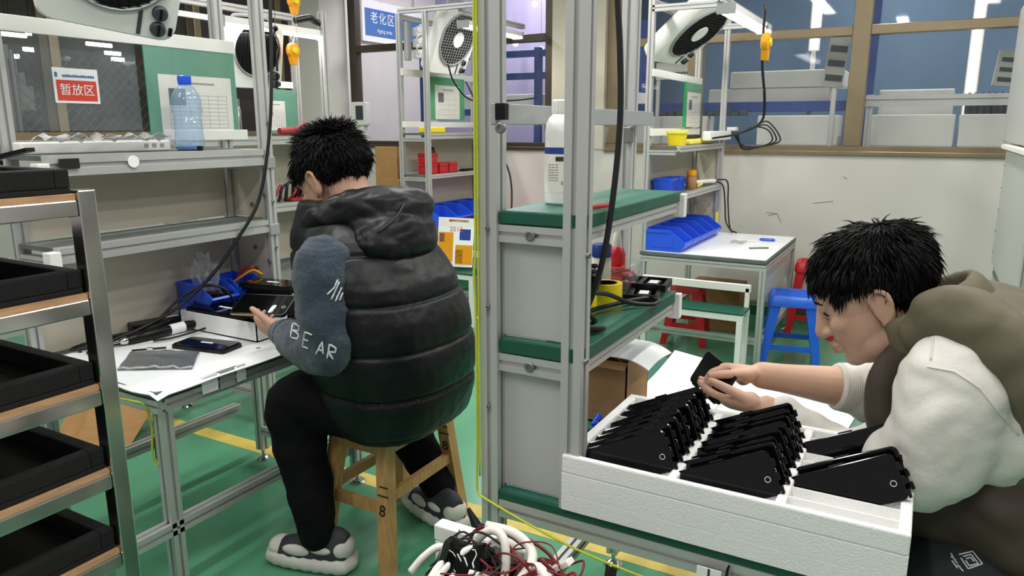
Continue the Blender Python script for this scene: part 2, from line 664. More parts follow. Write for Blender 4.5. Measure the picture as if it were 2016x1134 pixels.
def bench(name, label, xr, xs, xf, y0, y1, lo, up, rails, top, posts, group='slotted aluminium workbenches', zt=.75, s=.04,
          top_mat='board_top', edge=None, legs=None, lower=None, back=True, far_panel=True, shelf_y=None, lower_z=.2, panel='panel_beige'):
    t = thing(name, label, 'workbench', ((xr + xf) / 2, (y0 + y1) / 2, 0), group=group)
    h = s / 2
    MB().cbox(xr, xf, y0, y1, zt - .025, zt, .003).build('tabletop', edge or top_mat, t)
    for y in (y0 + h, y1 - h):
        prof('apron', 'X', xr, xf, y, zt - .025 - h - .005, t, s)
    for x in (xr + h, xf - h):
        prof('apron', 'Y', y0 + s, y1 - s, x, zt - .025 - h - .005, t, s)
    zl = zt - .03 - s
    L = legs or [(xr + h, y0 + h), (xr + h, y1 - h), (xf - h, y0 + h), (xf - h, y1 - h)]
    for x, y in L:
        prof('leg', 'Z', .055, zl, x, y, t, s)
        glide(x, y, t)
    if lower is None:
        prof('lower_beam', 'X', xr + s, xf - s, y0 + h, lower_z, t, s)
        prof('lower_beam', 'X', xr + s, xf - s, y1 - h, lower_z, t, s)
        prof('lower_beam', 'Y', y0 + s, y1 - s, xf - h, lower_z, t, s)
        prof('lower_beam', 'Y', y0 + s, y1 - s, xr + h, lower_z, t, s)
    else:
        for ax, a, b, c1, c2 in lower:
            prof('lower_beam', ax, a, b, c1, c2, t, s)
    px = {'r': xr + h, 'f': xs - h}
    py = {'n': y0 + h, 'f': y1 - h}
    for k in posts:
        prof('post', 'Z', zt, top, px[k[0]], py[k[1]], t, s)
    sy0, sy1 = shelf_y or (y0 + .005, y1 - .005)
    for zb, z1 in (lo, up):
        if zb is None:
            continue
        MB().cbox(xr + s, xs - s - .002, sy0, sy1, z1 - .018, z1, .002).build('shelf', top_mat, t)
        prof('shelf_rail', 'Y', sy0, sy1 - (s if 'ff' in posts else 0), xs - h, zb + (z1 - zb) / 2, t, s * .9, s2=z1 - zb)
        if 'rn' in posts:
            prof('shelf_bracket', 'X', xr + s, xs - s, y0 + h, zb - .004, t, s * .8)
        prof('shelf_bracket', 'X', xr + s, xs - s, y1 - h, zb - .004, t, s * .8)
    for z, a, b, hh in rails:
        MB().cbox(xr + s, xr + s + .014, a, b, z - hh / 2, z + hh / 2, .002).build('back_rail', 'white_paint', t)
    if back:
        zs = [zt + .004, lo[0] - .01, lo[1] + .004, up[0] - .01]
        MB().box(xr + .004, xr + .012, y0 + s, y1 - s, zs[0], zs[1]).build('back_panel', panel, t)
        MB().box(xr + .004, xr + .012, y0 + s, y1 - s, zs[2], zs[3]).build('back_panel', panel, t)
        if far_panel:
            MB().box(xr + s, xs - s, y1 - .012, y1 - .004, zs[0], zs[1]).build('end_panel', panel, t)
            MB().box(xr + s, xs - s, y1 - .012, y1 - .004, zs[2], zs[3]).build('end_panel', panel, t)
    if 'rn' in posts and 'rf' in posts:
        prof('top_beam', 'Y', y0 + s, y1 - s, xr + h, top - h, t, s)
    return t


# bench of the man in the black vest
B1 = bench('workbench', 'aluminium workbench the man in the black vest works at', -2.88, -2.58, -2.13, 1.43, 2.42,
           (1.135, 1.19), (1.435, 1.505), [(1.952, 1.43, 2.46, .055), (1.565, 2.06, 2.50, .045)], 2.55, ['rn', 'rf', 'ff'], s=.045,
           legs=[(-2.155, 1.462), (-2.155, 2.40), (-2.85, 1.46), (-2.72, 2.36)],
           lower=[('Y', 1.30, 2.38, -2.155, .25), ('X', -2.85, -2.15, 1.275, .25), ('X', -2.70, -2.17, 2.36, .16), ('Y', 1.30, 2.34, -2.85, .25)])
for z in (1.0, 1.3):
    bolt((-2.6, 2.375, z), (0, -1, 0), .012, B1)
for z in (.87, 1.06, 1.27, 1.62):
    bolt((-2.58, 2.40, z), (1, 0, 0), .008, B1)
for z in (1.25, 1.05, .95):
    bolt((-2.72, 2.405, z), (0, -1, 0), .010, B1)
for z in (1.12, 1.42):
    MB().cbox(-2.602, -2.572, 2.37, 2.424, z, z + .05, .003).build('corner_bracket', 'grey_plastic', B1)
    MB().cbox(-2.62, -2.574, 1.395, 1.435, z + .005, z + .06, .003).build('end_cap', 'white_plastic', B1)
prof('shelf_bracket', 'X', -2.88, -2.62, 1.40, 1.115, B1, .04)
prof('shelf_bracket', 'X', -2.88, -2.62, 1.40, 1.42, B1, .04)

# bench behind it in the same row
B1b = bench('workbench', 'cluttered aluminium workbench behind the black-haired man with orange hook', -3.67, -3.38, -2.93, 2.62, 3.68,
            (1.10, 1.15), (1.50, 1.545), [(1.86, 2.62, 3.60, .04), (2.2, 2.62, 3.72, .03)], 2.3, ['rn', 'rf', 'ff'], zt=.75)

# bench of the man in the olive vest
B2 = thing('workbench', 'green-topped aluminium workbench holding the white foam tray', 'workbench', (-.43, 1.9, 0), group='slotted aluminium workbenches')
MB().cbox(-.84, .0, 1.405, 2.62, .728, .75, .003).build('tabletop', 'green_edge', B2)
MB().box(-.82, -.005, 1.41, 2.615, .75, .7512).build('table_lining', 'green_top', B2)
prof('apron', 'X', -.82, 0, 1.425, .7055, B2, .044)
prof('apron', 'X', -.85, 0, 2.6, .707, B2, .04)
prof('apron', 'Y', 1.45, 2.58, -.02, .707, B2, .04)
prof('apron', 'Y', 1.45, 2.58, -.86, .707, B2, .04)
for x, y in ((-.88, 2.35), (-.02, 1.43), (-.02, 2.6)):
    prof('leg', 'Z', .055, .685, x, y, B2, .04)
    glide(x, y, B2)
prof('post', 'Z', .055, 2.6, -.845, 1.425, B2, .045)
glide(-.845, 1.425, B2)
prof('post', 'Z', .75, 2.6, -.637, 1.425, B2, .047)
prof('post', 'Z', .75, 2.6, -.875, 2.345, B2, .047)
prof('lower_beam', 'Y', 1.45, 2.33, -.86, .30, B2, .04)
prof('lower_beam', 'X', -.82, -.04, 2.37, .30, B2, .04)
prof('top_beam', 'Y', 1.45, 2.32, -.85, 2.5, B2, .04)
for (ge0, ge1, al0), (p0, p1) in (((1.389, 1.4195, 1.35), (1.13, 1.348)), ((1.092, 1.127, 1.05), (.755, 1.047))):
    MB().cbox(-.82, -.615, 1.41, 2.10, ge0 + .003, ge1, .002).build('shelf', 'green_edge', B2)
    MB().box(-.815, -.617, 1.412, 2.095, ge1, ge1 + .0012).build('shelf_lining', 'green_top', B2)
    prof('shelf_bracket', 'X', -.822, -.66, 1.43, (ge0 + al0) / 2, B2, .038, s2=ge0 - al0)
    prof('shelf_rail', 'Y', 1.46, 2.08, -.635, (ge0 + al0) / 2 + .006, B2, .028)
    prof('shelf_bracket', 'X', -.87, -.64, 2.09, (ge0 + al0) / 2, B2, .034)
    MB().cbox(-.636, -.600, 2.085, 2.11, al0 - .004, ge1 - .006, .003).build('end_cap', 'white_plastic', B2)
    bolt((-.742, 1.41, (ge0 + al0) / 2), (0, -1, 0), .012, B2)
    MB().cbox(-.823, -.661, 1.436, 1.444, p0, p1, .002).build('side_panel', 'panel_grey', B2)
MB().cbox(-.835, -.822, 1.40, 2.44, 1.605, 1.65, .002).build('back_rail', 'grey_plastic', B2)
MB().cbox(-.825, -.80, 1.40, 1.42, 1.615, 1.65, .002).build('clamp', 'black_plastic', B2)
bolt((-.81, 1.40, 1.598), (0, -1, 0), .012, B2)
for z in (.96, 1.2, 1.38):
    bolt((-.845, 1.402, z), (0, -1, 0), .005, B2)
for z in (.86, 1.1, 1.335):
    bolt((-.612, 1.425, z), (1, 0, 0), .007, B2)
MB().cbox(-.87, -.845, 2.29, 2.32, 1.55, 1.60, .003).build('corner_bracket', 'alu_dark', B2)

# bench at the far wall with the row of blue bins
B3 = bench('workbench', 'aluminium workbench with white top under the far window', -1.72, -1.46, -.86, 4.92, 6.12,
           (1.11, 1.15), (1.435, 1.475), [(1.955, 4.92, 6.12, .05), (1.565, 4.92, 6.12, .05)], 2.42, ['rn', 'rf', 'ff'],
           shelf_y=(4.94, 6.14))
MB().box(-.885, -.878, 5.0, 6.06, .48, .675).build('front_panel', 'panel_grey', B3)
prof('top_beam', 'X', -1.70, -1.2, 6.09, 2.36, B3)
prof('lamp_arm', 'Y', 4.6, 6.1, -1.18, 2.34, B3, .04)
prof('top_beam', 'X', -1.70, -1.2, 4.94, 2.36, B3)

# bench at the far wall beside the corner column
B4 = bench('workbench', 'aluminium workbench with pink table mat beside the corner column', -4.02, -3.71, -3.22, 5.2, 6.4,
           (1.165, 1.20), (1.50, 1.55), [(2.055, 5.2, 6.4, .06), (1.62, 5.2, 6.4, .05)], 2.52, ['rn', 'rf', 'fn', 'ff'],
           far_panel=False)
prof('top_beam', 'X', -4.0, -3.25, 5.22, 2.54, B4)
prof('lamp_arm', 'Y', 5.24, 6.3, -3.4, 2.50, B4)
MB().cbox(-3.25, -3.235, 5.2, 5.24, 2.52, 2.56, .002).build('end_cap', 'white_plastic', B4)

# ============================================================ things
def rr(w, h, r, n=4):
    """rounded rectangle outline centred on 0"""
    out = []
    for cx, cy, a0 in ((w / 2 - r, h / 2 - r, 0), (-w / 2 + r, h / 2 - r, 90), (-w / 2 + r, -h / 2 + r, 180), (w / 2 - r, -h / 2 + r, 270)):
        for k in range(n + 1):
            a = R(a0 + 90 * k / n)
            out.append((cx + r * cos(a), cy + r * sin(a)))
    return out


def loop_cable(name, pts, r, material, label, cat='cable', n=8, group=None):
    return tag(MB().tube(smooth_path(pts, n), r, 7).build(name, material, None, 'all'), label, cat, group)


# ------------------------------------------------------------ steel rack with black trays, left foreground
RX, RY = -1.515, .90
RK = thing('shelf_rack', 'stainless steel rack with plywood shelves and black trays at the left', 'rack', (-1.85, .5, 0))
XA, YA = -2.25, .06
ST = .038
for x, y in ((RX, RY), (XA, RY), (RX, YA), (XA, YA)):
    MB().cbox(x - ST / 2, x + ST / 2, y - ST / 2, y + ST / 2, .09, 1.475, .003).build('post', 'steel', RK)
    w = MB().lathe([(.035, -.014), (.042, -.008), (.042, .008), (.035, .014)], (x, y, .045), 16, Matrix.Rotation(R(90), 3, 'X')).build('caster_wheel', 'black_rubber', RK, True)
LEV = [1.468, 1.262, 1.062, .868, .675]
for k, z in enumerate(LEV):
    MB().cbox(RX - ST / 2 + .004, RX + ST / 2 - .002, YA + .02, RY - .02, z - .046, z - .012, .003).build('side_rail', 'steel', RK)
    MB().cbox(XA - ST / 2, XA + ST / 2, YA + .02, RY - .02, z - .046, z - .012, .003).build('side_rail', 'steel', RK)
    MB().cbox(XA + .02, RX - .02, RY - ST / 2, RY + ST / 2, z - .046, z - .012, .003).build('end_rail', 'steel', RK)
    MB().cbox(XA + .02, RX - .02, YA - ST / 2, YA + ST / 2, z - .046, z - .012, .003).build('end_rail', 'steel', RK)
    MB().box(XA + .02, RX + .012, YA + .02, RY - .02, z - .012, z).build('shelf_board', 'wood_edge', RK)
names = ['topmost shelf', 'second shelf from the top', 'third shelf from the top', 'fourth shelf from the top', 'lowest visible shelf']
for k, (z, n) in enumerate(zip(LEV, names)):
    t = thing('component_tray', 'black foam tray on the %s of the steel rack' % n, 'tray', ((XA + RX) / 2, (YA + RY) / 2, z), group='black trays on the steel rack')
    x0, x1, y0, y1, h = XA + .03, RX + .003, YA + .03, RY - .022, .05
    MB().cbox(x0, x1, y0, y1, z, z + .012, .003).build('base', 'black_foam', t)
    for a, b, c, d in ((x0, x1, y0, y0 + .03), (x0, x1, y1 - .03, y1), (x0, x0 + .03, y0 + .03, y1 - .03), (x1 - .03, x1, y0 + .03, y1 - .03), (x0 + .03, x1 - .03, .45, .475)):
        MB().cbox(a, b, c, d, z + .012, z + h, .003).build('rim', 'black_foam', t)
tag(MB().box(RX - .5, RX - .08, .5, .8, 1.527, 1.536).bar((RX - .2, .84, 1.535), (RX - .09, .86, 1.555), .02, .008).build('plastic_clip', 'black_plastic'), 'black plastic strip lying on the topmost tray', 'clip')


# ------------------------------------------------------------ blue picking bins
def make_bin(w, d, h, th=.004, material='blue_plastic'):
    t = thing('storage_bin', 'bin', 'bin')
    side = [(0, 0), (d * .86, 0), (d, h * .36), (d * .98, h * .46), (d * .62, h), (0, h)]
    for y in (-w / 2, w / 2 - th):
        MB().prism([(x, y, z) for x, z in side], (0, th, 0)).build('side_wall', material, t, local=True)
    MB().box(0, th, -w / 2 + th, w / 2 - th, 0, h).build('back_wall', material, t, local=True)
    MB().box(th, d * .86, -w / 2 + th, w / 2 - th, 0, th).build('floor_panel', material, t, local=True)
    MB().prism([(d * .86 - th, -w / 2 + th, 0), (d * .86, -w / 2 + th, 0), (d, -w / 2 + th, h * .36), (d * .98, -w / 2 + th, h * .46), (d * .98 - th, -w / 2 + th, h * .45)], (0, w - 2 * th, 0)).build('front_lip', material, t, local=True)
    for y in (-w / 2 - .004, w / 2):
        MB().box(0, d * .62, y, y + .004, h - .012, h).build('rim', material, t, local=True)
    MB().box(d * .2, d * .7, -w / 2 - .002, -w / 2, h * .2, h * .6).build('side_rib', material, t, local=True)
    return t


bin1 = make_bin(.135, .25, .088)
bin1.location = (-2.85, 2.135, .7565)
bin1.rotation_euler = (0, 0, R(-4))
tag(bin1, 'lower blue bin of the stack left of the black case pile', 'bin', 'blue bins on the left bench')
dup(bin1, (-2.85, 2.14, .8455), (0, 0, R(-4)), 'upper blue bin with clear wrappers left of the black case pile')
dup(bin1, (-2.84, 2.29, .7565), (0, 0, R(-2)), 'lower blue bin behind the black case pile')
dup(bin1, (-2.84, 2.295, .8455), (0, 0, R(-2)), 'upper blue bin holding pliers behind the black case pile')
for k in range(5):
    x, y = -2.76 + .02 * k, 2.10 + .016 * k
    z = .853
    tag(MB().cbox(-.05, .05, -.02, .02, 0, .012, .003, Matrix.Translation((x, y, z + .006 * k)) @ Matrix.Rotation(R(20 * k - 30), 4, 'Z') @ Matrix.Rotation(R(14), 4, 'X')).build('small_part', 'black_plastic'),
        'small black plastic part inside the upper blue bin with wrappers', 'part', 'small parts in the blue bin')
for k, (a, hgt) in enumerate(((-30, .16), (12, .19), (40, .14))):
    g = []
    for i in range(5):
        g.append([(-2.80 + .02 * k + .018 * i + .01 * sin(i * 2 + j), 2.11 + .028 * k + .01 * sin(j * 1.7 + k), .87 + hgt * j / 6 + .01 * cos(i * 3 + k)) for j in range(7)])
    tag(MB().sheet(g, .001).build('clear_wrapper', 'clear_film', None, True), 'crumpled clear wrapper sticking out of the blue bin', 'wrapper', 'clear wrappers in the blue bin')
pl = thing('pliers', 'pliers with orange-brown handles lying in the rear blue bin', 'pliers', (-2.72, 2.3, .87))
MB().tube(smooth_path([(-2.74, 2.24, .885), (-2.70, 2.29, .93), (-2.66, 2.33, .958), (-2.62, 2.345, .94)]), [.006] * 25, 8).build('handle', 'orange', pl, 'all')
MB().tube(smooth_path([(-2.73, 2.28, .885), (-2.71, 2.30, .95), (-2.68, 2.32, .975), (-2.66, 2.33, .97)]), [.006] * 25, 8).build('handle', 'red_plastic', pl, 'all')
MB().cbox(-2.78, -2.735, 2.235, 2.265, .87, .888, .004).build('jaw', 'black_plastic', pl)

# ------------------------------------------------------------ left bench: mat, boxes, tools
g = []
for i in range(19):
    u = i / 18
    row = []
    for j in range(25):
        v = j / 24
        x, y = -2.80 + .69 * u, 1.415 + .97 * v
        z = .7535 + .0012 * sin(9 * u + 4 * v) * sin(7 * v)
        if u > .97:
            z -= .014
        if v < .02:
            z -= .010
        row.append((x + .004 * sin(v * 17), y + .005 * sin(u * 21), z))
    g.append(row)
tag(MB().sheet(g, .004).build('table_mat', 'mat_white', None, True), 'white plastic mat covering the left workbench top', 'mat')
tag(MB().cbox(-2.128, -2.122, 1.60, 1.665, .69, .752, .001).build('tape_patch', 'paper'), 'white tape patch nearest the corner on the left bench edge', 'tape', 'tape on the left bench edge')
tag(MB().cbox(-2.128, -2.1215, 1.675, 1.74, .685, .75, .001).build('tape_patch', 'grey_plastic'), 'grey tape patch in the middle of the left bench edge', 'tape', 'tape on the left bench edge')
tag(MB().cbox(-2.128, -2.122, 1.75, 1.79, .69, .752, .001).build('tape_patch', 'paper'), 'white tape patch farthest from the corner on the left bench edge', 'tape', 'tape on the left bench edge')
tag(MB().cbox(-2.187, -2.178, 1.44, 1.475, .50, .58, .003).build('black_clip', 'black_rubber'), 'small black clip stuck on the near leg of the left bench', 'clip')

t = thing('parts_box', 'white open box filled with black cases on the left bench', 'box', (-2.55, 2.02, .757))
bx0, bx1, by0, by1, bz0, bz1 = -2.74, -2.28, 1.99, 2.16, .757, .835
MB().box(bx0, bx1, by0, by1, bz0, bz0 + .004).build('bottom', 'paper', t)
MB().box(bx0, bx1, by0, by0 + .004, bz0, bz1).build('side_wall', 'paper', t)
MB().box(bx0, bx1, by1 - .004, by1, bz0, bz1).build('side_wall', 'paper', t)
MB().box(bx0, bx0 + .004, by0, by1, bz0, bz1).build('end_wall', 'paper', t)
MB().box(bx1 - .004, bx1, by0, by1, bz0, bz1).build('end_wall', 'paper', t)


def case_shape(t, L=.20, W=.135, H=.014):
    MB().prism([(x, y, 0) for x, y in rr(L, W, .012)], (0, 0, H * .7)).build('shell', 'black_plastic', t, local=True)
    MB().prism([(x, y, H * .7) for x, y in rr(L * .94, W * .92, .01)], (0, 0, H * .3)).build('inner_frame', 'black_gloss', t, local=True)
    MB().box(-L * .1, L * .12, -.006, .006, H, H + .0012).build('sticker', 'white_print', t, local=True)


case0 = thing('device_case', 'case', 'case')
case_shape(case0)
case0.location = (-2.40, 1.847, .7575)
case0.rotation_euler = (0, 0, R(10))
case0.scale = (1.25, .85, 1.3)
tag(case0, 'flat black device case lying alone on the white mat', 'case')
random.seed(3)
for k in range(9):
    o = dup(case0, (-2.47 + random.uniform(-.02, .02), 2.285 + random.uniform(-.015, .015), .7575 + .0195 * k), (0, 0, R(random.uniform(-12, 12))), scale=(1.35, 1.0, 1.35))
    tag(o, ['lowest', 'second from bottom', 'third from bottom', 'fourth from bottom', 'fifth from bottom', 'sixth from bottom', 'third from top', 'second from top', 'topmost'][k] + ' black case in the pile beside the blue bins', 'case', 'pile of black cases')
for k in range(3):
    o = dup(case0, (-2.64 + .13 * k, 2.075, .763 + .02 * k), (R(6), R(-3), R(3)), scale=(1.0, 1.05, 1.6))
    tag(o, ['left', 'middle', 'right'][k] + ' black case lying inside the white open box', 'case', 'black cases in the white box')
o = dup(case0, (-2.55, 2.07, .835), (R(2), R(1), R(2)), 'black case on top inside the white open box', (1.7, 1.0, 1.2))
o['group'] = 'black cases in the white box'

t = thing('power_screwdriver', 'black electric screwdriver lying on the white mat', 'screwdriver', (-2.7, 1.85, .775))
a, b = Vector((-2.708, 1.665, .775)), Vector((-2.655, 2.0, .785))
d = (b - a)
P = lambda u: a + d * u
MB().tube([P(-.10), P(.08)], .0035, 8).build('bit', 'steel', t, True)
MB().tube([P(.06), P(.09), P(.13), P(.16)], [.008, .014, .016, .012], 14).build('chuck', 'chrome', t, True)
MB().tube([P(.15), P(.2), P(.3), P(.32), P(.34), P(.62), P(.64), P(.9), P(.97), P(1.0)], [.016, .0195, .0195, .0175, .0205, .0205, .019, .0205, .016, .009], 16).build('body', 'black_plastic', t, True)
MB().tube([P(.66), P(.84)], .0212, 16).build('rating_label', 'paper', t, True)
MB().tube(smooth_path([P(1.0), P(1.12) + Vector((.0, 0, .004)), P(1.22) + Vector((.02, -.02, 0)), P(1.15) + Vector((.06, -.02, -.006)), P(.9) + Vector((.07, 0, -.012)), P(.55) + Vector((.075, .0, -.014)), P(.3) + Vector((.05, .02, -.014))]), .0045, 8).build('cord', 'cable_black', t, 'all')
t = thing('driver_controller', 'long black controller box with small label behind the screwdriver', 'controller', (-2.8, 1.95, .757))
Mx = Matrix.Translation((-2.785, 1.98, .757)) @ Matrix.Rotation(R(-16), 4, 'Z')
MB().cbox(-.035, .035, -.17, .17, 0, .045, .006, Mx).build('body', 'black_plastic', t)
MB().box(-.02, .0, -.03, .03, .045, .0462, Mx).build('rating_label', 'paper', t)
loop_cable('coiled_cable', [(-2.76, 1.56, .762), (-2.84, 1.62, .764), (-2.80, 1.80, .765), (-2.72, 1.80, .766), (-2.72, 1.64, .768), (-2.80, 1.55, .768), (-2.83, 1.7, .77), (-2.74, 1.83, .79), (-2.72, 1.92, .81)], .0055, 'cable_black', 'black cable coiled at the back left of the white mat')
loop_cable('power_cable', [(-2.50, 2.40, 2.5), (-2.50, 2.385, 2.1), (-2.50, 2.36, 1.75), (-2.515, 2.33, 1.5), (-2.54, 2.28, 1.28), (-2.58, 2.18, 1.12), (-2.62, 2.08, .99), (-2.68, 1.95, .87), (-2.74, 1.82, .80), (-2.75, 1.66, .772), (-2.71, 1.56, .764)], .0075, 'cable_black', 'thick black cable hanging beside the green notice board')
loop_cable('power_cable', [(-2.74, 1.86, .80), (-2.70, 1.98, .90), (-2.66, 2.06, .935), (-2.62, 2.12, .92), (-2.60, 2.15, .87), (-2.60, 2.155, .845)], .006, 'cable_black', 'black cable arching from the mat into the white box')
t = thing('antistatic_bag', 'translucent grey antistatic bag on the front corner of the white mat', 'bag', (-2.4, 1.64, .76))
pts = [Vector((-2.44, 1.50, .759)), Vector((-2.585, 1.65, .76)), Vector((-2.365, 1.785, .761)), Vector((-2.215, 1.635, .759))]
g = []
for i in range(13):
    row = []
    for j in range(13):
        u, v = i / 12, j / 12
        p = pts[0] * (1 - u) * (1 - v) + pts[1] * u * (1 - v) + pts[2] * u * v + pts[3] * (1 - u) * v
        p.z += .006 * abs(sin(7 * u + 2 * v)) * (1 - abs(2 * v - 1)) + .004 * sin(11 * v + 5 * u) ** 2
        row.append(p)
    g.append(row)
MB().sheet(g, .0025).build('film', 'bag_grey', t, True)
e = [g[0][j] + Vector((0, 0, .004 + .004 * sin(j * 2.3))) for j in range(13)]
MB().tube(e, .004, 6).build('crumpled_edge', 'clear_film', t, 'all')
t = thing('driver_bit', 'short black bit with steel collar on the white mat', 'tool bit', (-2.55, 1.70, .76))
MB().tube([(-2.60, 1.665, .762), (-2.52, 1.755, .762)], .004, 8).build('shank', 'black_plastic', t, True)
MB().tube([(-2.565, 1.704, .762), (-2.552, 1.719, .762)], .007, 10).build('collar', 'chrome', t, True)
for k, (x, y) in enumerate(((-2.22, 1.93), (-2.27, 2.05), (-2.2, 2.02), (-2.3, 1.9), (-2.24, 2.1), (-2.33, 2.0))):
    tag(MB().tube([(x, y, .759), (x + .012, y + .01, .7595)], .0022, 6).build('screw', 'alu_dark'), 'tiny screw scattered on the white mat near the hand', 'screw', 'screws on the white mat')
loop_cable('ground_wire', [(-2.55, 1.415, .70), (-2.35, 1.41, .705), (-2.22, 1.405, .715), (-2.185, 1.42, .70), (-2.18, 1.435, .62), (-2.185, 1.43, .52), (-2.17, 1.44, .48)], .0035, 'wire_green', 'thin yellow-green wire hanging at the corner of the left bench', 'wire')
loop_cable('blue_hose', [(-2.02, 1.28, .0), (-2.02, 1.285, .08), (-2.015, 1.29, .16)], .009, 'blue_stool', 'short blue hose end beside the left bench leg', 'hose')
for k, (P4, z) in enumerate((([(-3.62, 1.80), (-4.2, 2.34), (-3.72, 2.42), (-3.36, 1.98)], .012), ([(-3.48, 1.86), (-4.0, 2.42), (-3.55, 2.52), (-3.3, 2.02)], .05))):
    g = [[(p[0] * (1 - v) + q[0] * v, p[1] * (1 - v) + q[1] * v, z + .16 * u * (k + .5) + .02 * sin(4 * v)) for v in [j / 8 for j in range(9)]] for u, p, q in ((0, P4[0], P4[3]), (1, P4[1], P4[2]))]
    tag(MB().sheet(g, .006).build('cardboard_sheet', 'cardboard', None, True), ['lower', 'upper'][k] + ' brown cardboard sheet propped under the left bench', 'cardboard', 'cardboard under the left bench')

# upper shelf of the left bench
t = thing('power_strip', 'white power strip along the upper shelf of the left bench', 'power strip', (-2.76, 1.7, 1.506))
MB().cbox(-2.79, -2.735, 1.435, 2.02, 1.506, 1.548, .006).build('body', 'white_plastic', t)
for k in range(3):
    m = MB().box(-2.7355, -2.7335, 1.90 + .035 * k, 1.918 + .035 * k, 1.52, 1.536)
    m.build('socket', 'grey_plastic', t)
tag(MB().cbox(-2.61, -2.59, 2.045, 2.06, 1.506, 1.525, .002).build('black_plug', 'black_plastic'), 'small black plug on the upper shelf beside the water bottle', 'plug')
g = [[(-2.70 + .09 * u, 1.45 + .5 * v, 1.552 + .02 * abs(sin(9 * v + 3 * u)) + .01 * sin(31 * v)) for v in [j / 20 for j in range(21)]] for u in [i / 4 for i in range(5)]]
tag(MB().sheet(g, .002).build('plastic_film', 'clear_film', None, True), 'crumpled clear plastic film on the power strip', 'film')
t = thing('water_bottle', 'large clear water bottle with blue cap on the upper shelf', 'bottle', (-2.70, 2.085, 1.506))
bz = 1.506
prof_b = [(.045, 0), (.056, .006), (.058, .03), (.056, .034), (.058, .04), (.055, .07), (.055, .135), (.052, .14), (.058, .15), (.060, .165), (.057, .185), (.059, .2), (.052, .225), (.036, .25), (.024, .262), (.022, .27)]
MB().lathe(prof_b, (-2.70, 2.085, bz), 28).build('body', 'clear_blue', t, 'all')
MB().lathe([(.022, .266), (.026, .268), (.027, .272), (.027, .296), (.022, .30)], (-2.70, 2.085, bz), 24).build('cap', 'blue_plastic', t, True)
MB().lathe([(.02, .27), (.021, .262), (.025, .262), (.025, .268)], (-2.70, 2.085, bz), 20).build('neck_ring', 'blue_plastic', t, True)
MB().lathe([(.040, .002), (.052, .004), (.053, .016), (.04, .018)], (-2.70, 2.085, bz), 24).build('blue_base', 'blue_print', t, True)
tag(MB().lathe([(.022, 0), (.022, .003)], (-2.578, 1.74, 1.475), 20, Matrix.Rotation(R(90), 3, 'Y')).build('round_sticker', 'white_print'), 'small round white sticker on the upper shelf edge', 'sticker')
for y, l in ((1.465, .07),):
    tag(MB().cbox(-2.575, -2.571, y, y + l, 1.46, 1.495, .001).build('black_tape', 'black_rubber'), 'piece of black tape on the upper shelf edge', 'tape')

# notice boards: green sheet, paper with printed table
def notice(label, x, y0, y1, z0, z1, py0, py1, pz0, pz1, boardmat='green_board', frame_left=None, rows=9):
    t = thing('notice_board', label, 'board', (x, (y0 + y1) / 2, z0), group='green notice boards')
    MB().cbox(x - .004, x, y0, y1, z0, z1, .001).build('backing', boardmat, t)
    MB().box(x + .001, x + .0018, py0, py1, pz0, pz1).build('sheet', 'paper_warm', t)
    w, h = py1 - py0, pz1 - pz0
    m = MB()
    for k in range(rows):
        z = pz0 + h * (.12 + .62 * k / rows)
        m.box(x + .002, x + .0024, py0 + w * .12, py1 - w * .08, z, z + h * .006)
    for k in range(7):
        y = py0 + w * (.12 + .8 * k / 6)
        m.box(x + .002, x + .0024, y - .0006, y + .0006, pz0 + h * .12, pz0 + h * .70)
    m.build('printed_table', 'grey_print', t)
    MB().box(x + .002, x + .0026, py0 + w * .12, py0 + w * .34, pz0 + h * .5, pz0 + h * .78).build('printed_picture', 'dark_print', t)
    MB().box(x + .002, x + .0026, py0 + w * .3, py0 + w * .75, pz0 + h * .86, pz0 + h * .89).build('printed_heading', 'grey_print', t)
    MB().box(x + .003, x + .0042, y0, y1, z0, z1).build('clear_cover', 'clear_plastic', t)
    if frame_left:
        MB().cbox(x - .006, x + .008, y0 - .02, y0 + .012, z0, z1, .002).build('edge_strip', frame_left, t)
    return t


notice('green notice board with printed sheet behind the water bottle', -2.826, 2.0, 2.455, 1.56, 1.925, 2.055, 2.425, 1.565, 1.815)
notice('green notice board behind the red tool with orange balancer above', -3.62, 3.34, 3.62, 1.56, 1.83, 3.36, 3.52, 1.58, 1.76)
notice('green-edged notice board under the fan with orange plant ribbon', -3.955, 5.55, 6.15, 1.66, 2.04, 5.66, 6.06, 1.67, 1.97, 'green_vivid', 'green_vivid', 4)
notice('narrow green-edged notice board under the far right fan', -1.655, 5.62, 6.08, 1.60, 1.93, 5.68, 6.05, 1.60, 1.86, 'green_vivid', 'green_vivid', 4)

t = thing('area_sign', 'white and red paper sign with Chinese characters on clear panel', 'sign', (-2.85, 1.73, 1.69))
MB().box(-2.866, -2.862, 1.475, 1.99, 1.585, 1.93).build('clear_panel', 'clear_plastic', t)
MB().box(-2.860, -2.8585, 1.645, 1.818, 1.688, 1.816).build('sheet', 'white_print', t)
MB().box(-2.858, -2.8572, 1.655, 1.808, 1.697, 1.772).build('red_field', 'red_print', t)
MS = frame((-2.8568, 1.7315, 1.7345), (0, 1, 0), (0, 0, 1))
text('lettering', '暂放区', .045, MS, 'white_print', t)
for k in range(13):
    y = 1.680 + .0096 * k
    MB().box(-2.858, -2.8574, y, y + .0078, 1.783, 1.7905 + .001 * (k % 3)).build('small_print', 'blue_print', t)
MB().prism([(-2.858, 1.652, 1.782), (-2.858, 1.662, 1.782), (-2.858, 1.662, 1.797), (-2.858, 1.657, 1.801), (-2.858, 1.652, 1.797)], (.0008, 0, 0)).build('emblem', 'blue_print', t)


